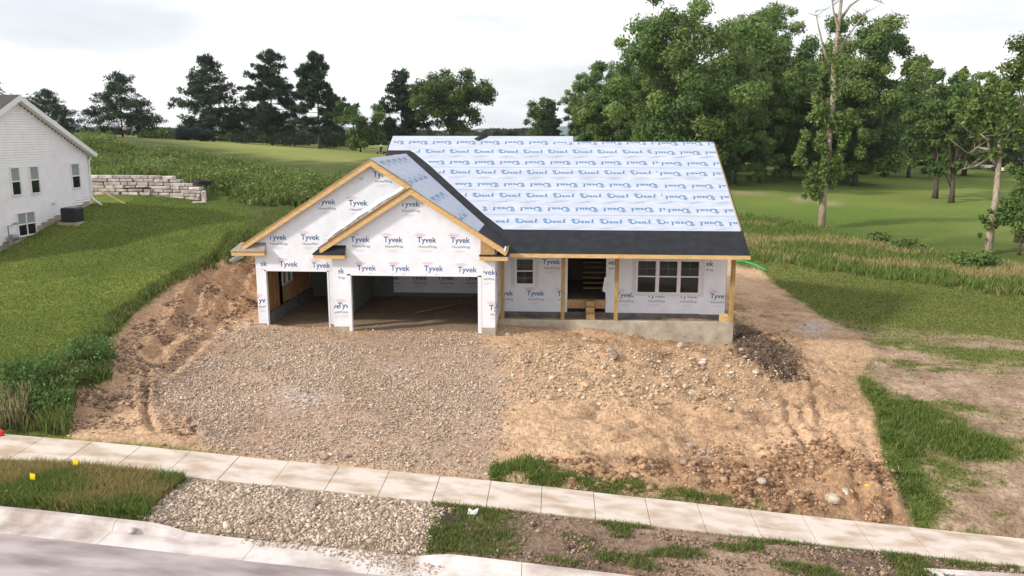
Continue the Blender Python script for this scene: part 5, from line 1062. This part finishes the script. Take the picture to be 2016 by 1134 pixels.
# ------------------------------------------------------------------ golfers and trolleys
def skin_mesh(name, pts, edges, radii, m, parent=None):
    me = bpy.data.meshes.new(name); me.from_pydata(pts, edges, []); o = bpy.data.objects.new(name, me); COL.objects.link(o)
    sk = o.modifiers.new('s', 'SKIN'); ss = o.modifiers.new('d', 'SUBSURF'); ss.levels = 1; ss.render_levels = 1
    for v, r in zip(me.skin_vertices[0].data, radii): v.radius = (r, r) if not hasattr(r, '__len__') else r
    me.skin_vertices[0].data[0].use_root = True
    dg = bpy.context.evaluated_depsgraph_get(); nm = bpy.data.meshes.new_from_object(o.evaluated_get(dg)); bpy.data.objects.remove(o)
    nm.materials.append(m); nm.polygons.foreach_set('use_smooth', np.ones(len(nm.polygons), bool)); q = bpy.data.objects.new(name, nm); COL.objects.link(q)
    if parent: q.parent = parent
    return q
def person(loc, rot, label, shirt, bend, stride, longp=False):
    b = bend; N = {'pel': (0, 0, .93), 'bel': (b * .25, 0, 1.1), 'che': (b * .7, 0, 1.32 - b * .1), 'nec': (b * .95, 0, 1.48 - b * .15), 'hea': (b * 1.1, 0, 1.63 - b * .2), 'crn': (b * 1.12 + .02, 0, 1.72 - b * .2),
         'hl': (0, .1, .90), 'kl': (stride * .5, .1, .49), 'al': (stride * .8 - .08, .1, .08), 'tl': (stride * .8 + .1, .1, .035), 'hr': (0, -.1, .90), 'kr': (-stride * .3 + .06, -.1, .49), 'ar': (-stride * .9 - .04, -.1, .09), 'tr': (-stride * .9 + .13, -.1, .035),
         'sl': (b * .8, .19, 1.42 - b * .13), 'el': (b * .8 + .05, .25, 1.14 - b * .1), 'wl': (b * .9 + .2, .2, .93), 'fl': (b * .9 + .25, .19, .86), 'sr': (b * .8, -.19, 1.42 - b * .13), 'er': (b * .8 + .02, -.25, 1.14 - b * .1), 'wr': (b * .9 + .2, -.16, .93), 'fr': (b * .9 + .25, -.15, .86)}
    ks = list(N); I = {k: i for i, k in enumerate(ks)}; E_ = [('pel', 'bel'), ('bel', 'che'), ('che', 'nec'), ('nec', 'hea'), ('hea', 'crn'), ('pel', 'hl'), ('hl', 'kl'), ('kl', 'al'), ('al', 'tl'), ('pel', 'hr'), ('hr', 'kr'), ('kr', 'ar'), ('ar', 'tr'), ('che', 'sl'), ('sl', 'el'), ('el', 'wl'), ('wl', 'fl'), ('che', 'sr'), ('sr', 'er'), ('er', 'wr'), ('wr', 'fr')]
    Rr = dict(pel=.13, bel=.12, che=.14, nec=.055, hea=.095, crn=.08, hl=.085, kl=.058, al=.042, tl=.035, hr=.085, kr=.058, ar=.042, tr=.035, sl=.06, el=.042, wl=.03, fl=.03, sr=.06, er=.042, wr=.03, fr=.03)
    body = skin_mesh('person', [N[k] for k in ks], [(I[a], I[c]) for a, c in E_], [Rr[k] for k in ks], M['skin'])
    body.location = loc; body.rotation_euler.z = rot; tag(body, label, 'person')
    def part(nm, kk, ee, add, m): ii = {k: i for i, k in enumerate(kk)}; return skin_mesh(nm, [N[k] for k in kk], [(ii[a], ii[c]) for a, c in ee], [Rr[k] + add for k in kk], m, body)
    part('shirt', ['bel', 'che', 'sl', 'el', 'sr', 'er'], [('bel', 'che'), ('che', 'sl'), ('sl', 'el'), ('che', 'sr'), ('sr', 'er')], .018, M[shirt])
    part('shorts', ['pel', 'hl', 'kl', 'hr', 'kr'], [('pel', 'hl'), ('hl', 'kl'), ('pel', 'hr'), ('hr', 'kr')], .02, M['shorts'])
    part('hair', ['crn', 'hea'], [('crn', 'hea')], .012, M['hair']); return body
def at(px, dep): d = ray(px, 265); P = CAM + d * dep; return (P[0], P[1], H(P[0], P[1]))
person(at(246, 116), 2.6, 'standing golfer in a white shirt and dark shorts below the pine', 'cloth', .03, .12)
g2 = at(267, 115); person(g2, 3.3, 'golfer in a blue shirt bending forward over a club', 'teal', .28, .05)
tag(MB().tube([(g2[0] - .50, g2[1] - .05, g2[2] + .80), (g2[0] - .95, g2[1] - .1, g2[2] + .02)], .012, 5).tube([(g2[0] - .95, g2[1] - .1, g2[2] + .03), (g2[0] - 1.06, g2[1] - .1, g2[2] + .03)], .025, 5).build('golf_club', M['metal']), 'thin golf club held by the bending golfer', 'golf club')
def trolley(px, dep, label):
    x, y, z = at(px, dep); r = empty('golf_trolley', (x, y, z), label, 'golf trolley', 'golf trolleys on the fairway')
    MB().tube([(x, y, z + .22), (x + .05, y, z + .6), (x + .16, y, z + 1.12)], [.13, .15, .16], 10).build('golf_bag', M['blackpl'], r)
    MB().tube([(x - .05, y + .1, z + .2), (x + .3, y + .05, z + .95), (x + .42, y, z + 1.0)], .025, 6).build('handle', M['metal'], r)
    MB().tube([(x + .12, y, z + 1.12), (x + .18, y, z + 1.28)], [.1, .13], 8).build('club_heads', M['whitepl'], r)
    for s in (-.42, .42): MB().tube([(x + s, y - .03, z + .16), (x + s, y + .03, z + .16)], .16, 12).build('wheel', M['blackpl'], r)
    MB().tube([(x - .4, y, z + .16), (x + .4, y, z + .16)], .02, 5).build('axle', M['metal'], r); return r
trolley(747, 118, 'golf trolley with a bag, left one beside the roof'); trolley(762, 122, 'golf trolley partly hidden by the roof edge')
loc, h = spot(293, 217, 150); up_ = empty('utility_pole', loc, 'thin utility pole right of the pine behind the golfers', 'pole'); MB().tube([loc, (loc[0] - .15, loc[1], loc[2] + h)], [.16, .10], 7).build('mast', M['pole'], up_); MB().box(loc[0] - .8, loc[0] + .6, loc[1] - .06, loc[1] + .06, loc[2] + h - .9, loc[2] + h - .75).build('crossarm', M['pole'], up_)
# parked cars far off
def car(px, py, c, label):
    P = ground_hit(px, py); x, y, z = P; r = empty('parked_car', (x, y, z), label, 'car', 'cars parked beyond the right fairway')
    MB().prism([(x - 2.2, y - .85, z + .3), (x + 2.2, y - .85, z + .3), (x + 2.2, y - .85, z + .8), (x + 1.2, y - .85, z + .95), (x - 2.0, y - .85, z + 1.0), (x - 2.2, y - .85, z + .75)], (0, 1.7, 0)).build('body', c, r, bevel=.06)
    MB().prism([(x - 1.8, y - .75, z + .98), (x + 1.1, y - .75, z + .94), (x + .5, y - .75, z + 1.45), (x - 1.2, y - .75, z + 1.48)], (0, 1.5, 0)).build('cabin', M['glass'], r)
    for a in (-1.4, 1.4):
        for b in (-.87, .7): MB().tube([(x + a, y + b, z + .32), (x + a, y + b + .17, z + .32)], .32, 10).build('wheel', M['blackpl'], r)
for px, py, c, lab in ((1936, 331, M['whitepl'], 'white parked car, leftmost beyond the right fairway'), (1976, 336, M['blackpl'], 'black parked car right of the leaning trunk'), (1990, 337, M['whitepl'], 'white parked car next to the black one'), (2004, 338, M['blackpl'], 'dark parked car, rightmost beyond the right fairway')): car(px, py, c, lab)

# ------------------------------------------------------------------ small things near the street
for px, py, lab in ((67, 966, 'yellow marker flag on a wire, nearer the kerb'), (151, 937, 'yellow marker flag on a wire, beside the sidewalk')):
    P = ground_hit(px, py); r = empty('marker_flag', tuple(P), lab, 'flag', 'yellow marker flags on the verge')
    MB().tube([P + np.array([0, 0, -.05]), P + np.array([0, 0, .39])], .004, 5).build('wire', M['metal'], r)
    MB().prism([P + np.array([-.06, 0, .24]), P + np.array([.08, -.03, .25]), P + np.array([.09, -.02, .38]), P + np.array([-.05, .01, .39])], (0, .006, 0)).build('flag', M['yellow'], r)
P = onz(3, 853, float(zs(-11.4)) + .12); r = MB().tube([P + np.array([0, 0, -.14]), P + np.array([0, 0, .02]), P + np.array([0, 0, .06])], [.07, .07, .03], 10).build('red_ball', M['red']); tag(r, 'red plastic ball marker at the left end of the sidewalk', 'marker')
for (a, b), (c, d), lab in (((-10, 986), (17, 982), 'white plastic pipe in the verge grass at the frame edge'), ((30, 983), (44, 973), 'short white plastic pipe in the verge grass')):
    A, B = ground_hit(a, b), ground_hit(c, d); tag(MB().tube([A + np.array([0, 0, .10]), B + np.array([0, 0, .16])], .022, 8).build('plastic_pipe', M['whitepl']), lab, 'pipe')
pts = [ground_hit(a, b) + np.array([0, 0, .07]) for a, b in ((1447, 515), (1462, 516), (1476, 519), (1488, 523), (1500, 529), (1508, 533))]
tag(MB().tube(pts, .06, 7).build('erosion_sock', M['green'], smooth=True), 'green mesh erosion sock on the grass behind the porch', 'tube')
P = onY(463, 507, .75); q = np.array(P)
tag(MB().prism([q + np.array(o) for o in ((-.25, 0, -.12), (-.02, -.03, .02), (.22, 0, .10), (.24, .25, .02), (-.2, .3, -.2))], (0, .02, -.07)).build('folded_tarp', mat('pale_blue_tarp', (.50, .58, .66), .5, .1)), 'folded pale blue tarp on the bank beneath the left garage eave', 'tarp')
# storm drain inlet at lower right
A = onz(1838, 1112, -1.72); x0, y0 = A[0], A[1]; gz = max(H(x0, y0), H(x0 + 1, y0)) + .03; r = empty('storm_drain', (x0, y0, gz), 'white concrete storm drain cover at the lower right corner', 'storm drain')
MB().hexa([(x0 - .05, y0 - .16, gz - .3), (x0 + 3.2, y0 - .26, gz - .5), (x0 + 3.2, y0, gz - .5), (x0 - .2, y0 + .02, gz - .3), (x0 - .05, y0 - .16, gz + .06), (x0 + 3.2, y0 - .26, gz - .04), (x0 + 3.2, y0, gz - .04), (x0 - .2, y0 + .02, gz + .06)]).build('cover_slab', M['kerb'], r, bevel=.02)
MB().hexa([(x0 + .10, y0 - .9, gz - .5), (x0 + .20, y0 - .9, gz - .5), (x0 + .12, y0 - .16, gz - .4), (x0 + .0, y0 - .16, gz - .4), (x0 + .10, y0 - .9, gz - .02), (x0 + .20, y0 - .9, gz - .02), (x0 + .12, y0 - .16, gz + .05), (x0 + .0, y0 - .16, gz + .05)]).build('side_wall', M['kerb'], r)
MB().hexa([(x0 + .75, y0 - .9, gz - .5), (x0 + 3.2, y0 - .95, gz - .6), (x0 + 3.2, y0 - .27, gz - .6), (x0 + .62, y0 - .19, gz - .5), (x0 + .75, y0 - .9, gz + .0), (x0 + 3.2, y0 - .95, gz - .1), (x0 + 3.2, y0 - .27, gz - .07), (x0 + .62, y0 - .19, gz + .045)]).build('side_wall', M['kerb'], r)
box('opening', x0 + .15, x0 + .70, y0 - .8, y0 - .2, gz - .6, gz - .16, M['blackpl'], r)
P = ground_hit(930, 1012); tag(MB().prism([P + np.array([-.1, -.05, .01]), P + np.array([.12, -.08, .03]), P + np.array([.15, .06, .10]), P + np.array([.02, .03, .05]), P + np.array([-.08, .08, .08])], (0, .01, .02)).build('plastic_scrap', M['whitepl']), 'crumpled white plastic scrap on the dark verge soil', 'litter')
P = ground_hit(1707, 957); tag(MB().prism([P + np.array([-.05, 0, .02]), P + np.array([.05, -.02, .03]), P + np.array([.03, .04, .05]), P + np.array([-.04, .03, .045])], (0, .004, .01)).build('yellow_scrap', M['yellow']), 'small yellow plastic scrap on the right soil bank', 'litter')
P = ground_hit(1778, 955); Q = ground_hit(1768, 930); tag(MB().tube([P + np.array([0, 0, .03]), Q + np.array([0, 0, .22])], .014, 6).build('wooden_stake', M['palebark']), 'thin pale stake leaning in the right rough grass', 'stake')

# ------------------------------------------------------------------ thin summer haze
hz = MB().box(-4600, 4600, -75, 4600, -14, 60).build('haze', None); tag(hz, 'thin pale summer haze over the whole scene', 'haze', kind='stuff')
hm = bpy.data.materials.new('haze_air'); hm.use_nodes = True; hn = hm.node_tree.nodes; hn.remove(hn['Principled BSDF'])
hv = hn.new('ShaderNodeVolumePrincipled'); hv.inputs['Color'].default_value = (.86, .92, 1, 1); hv.inputs['Density'].default_value = .00013; hv.inputs['Anisotropy'].default_value = .2
hm.node_tree.links.new(hv.outputs[0], hn['Material Output'].inputs['Volume']); hz.data.materials.append(hm)
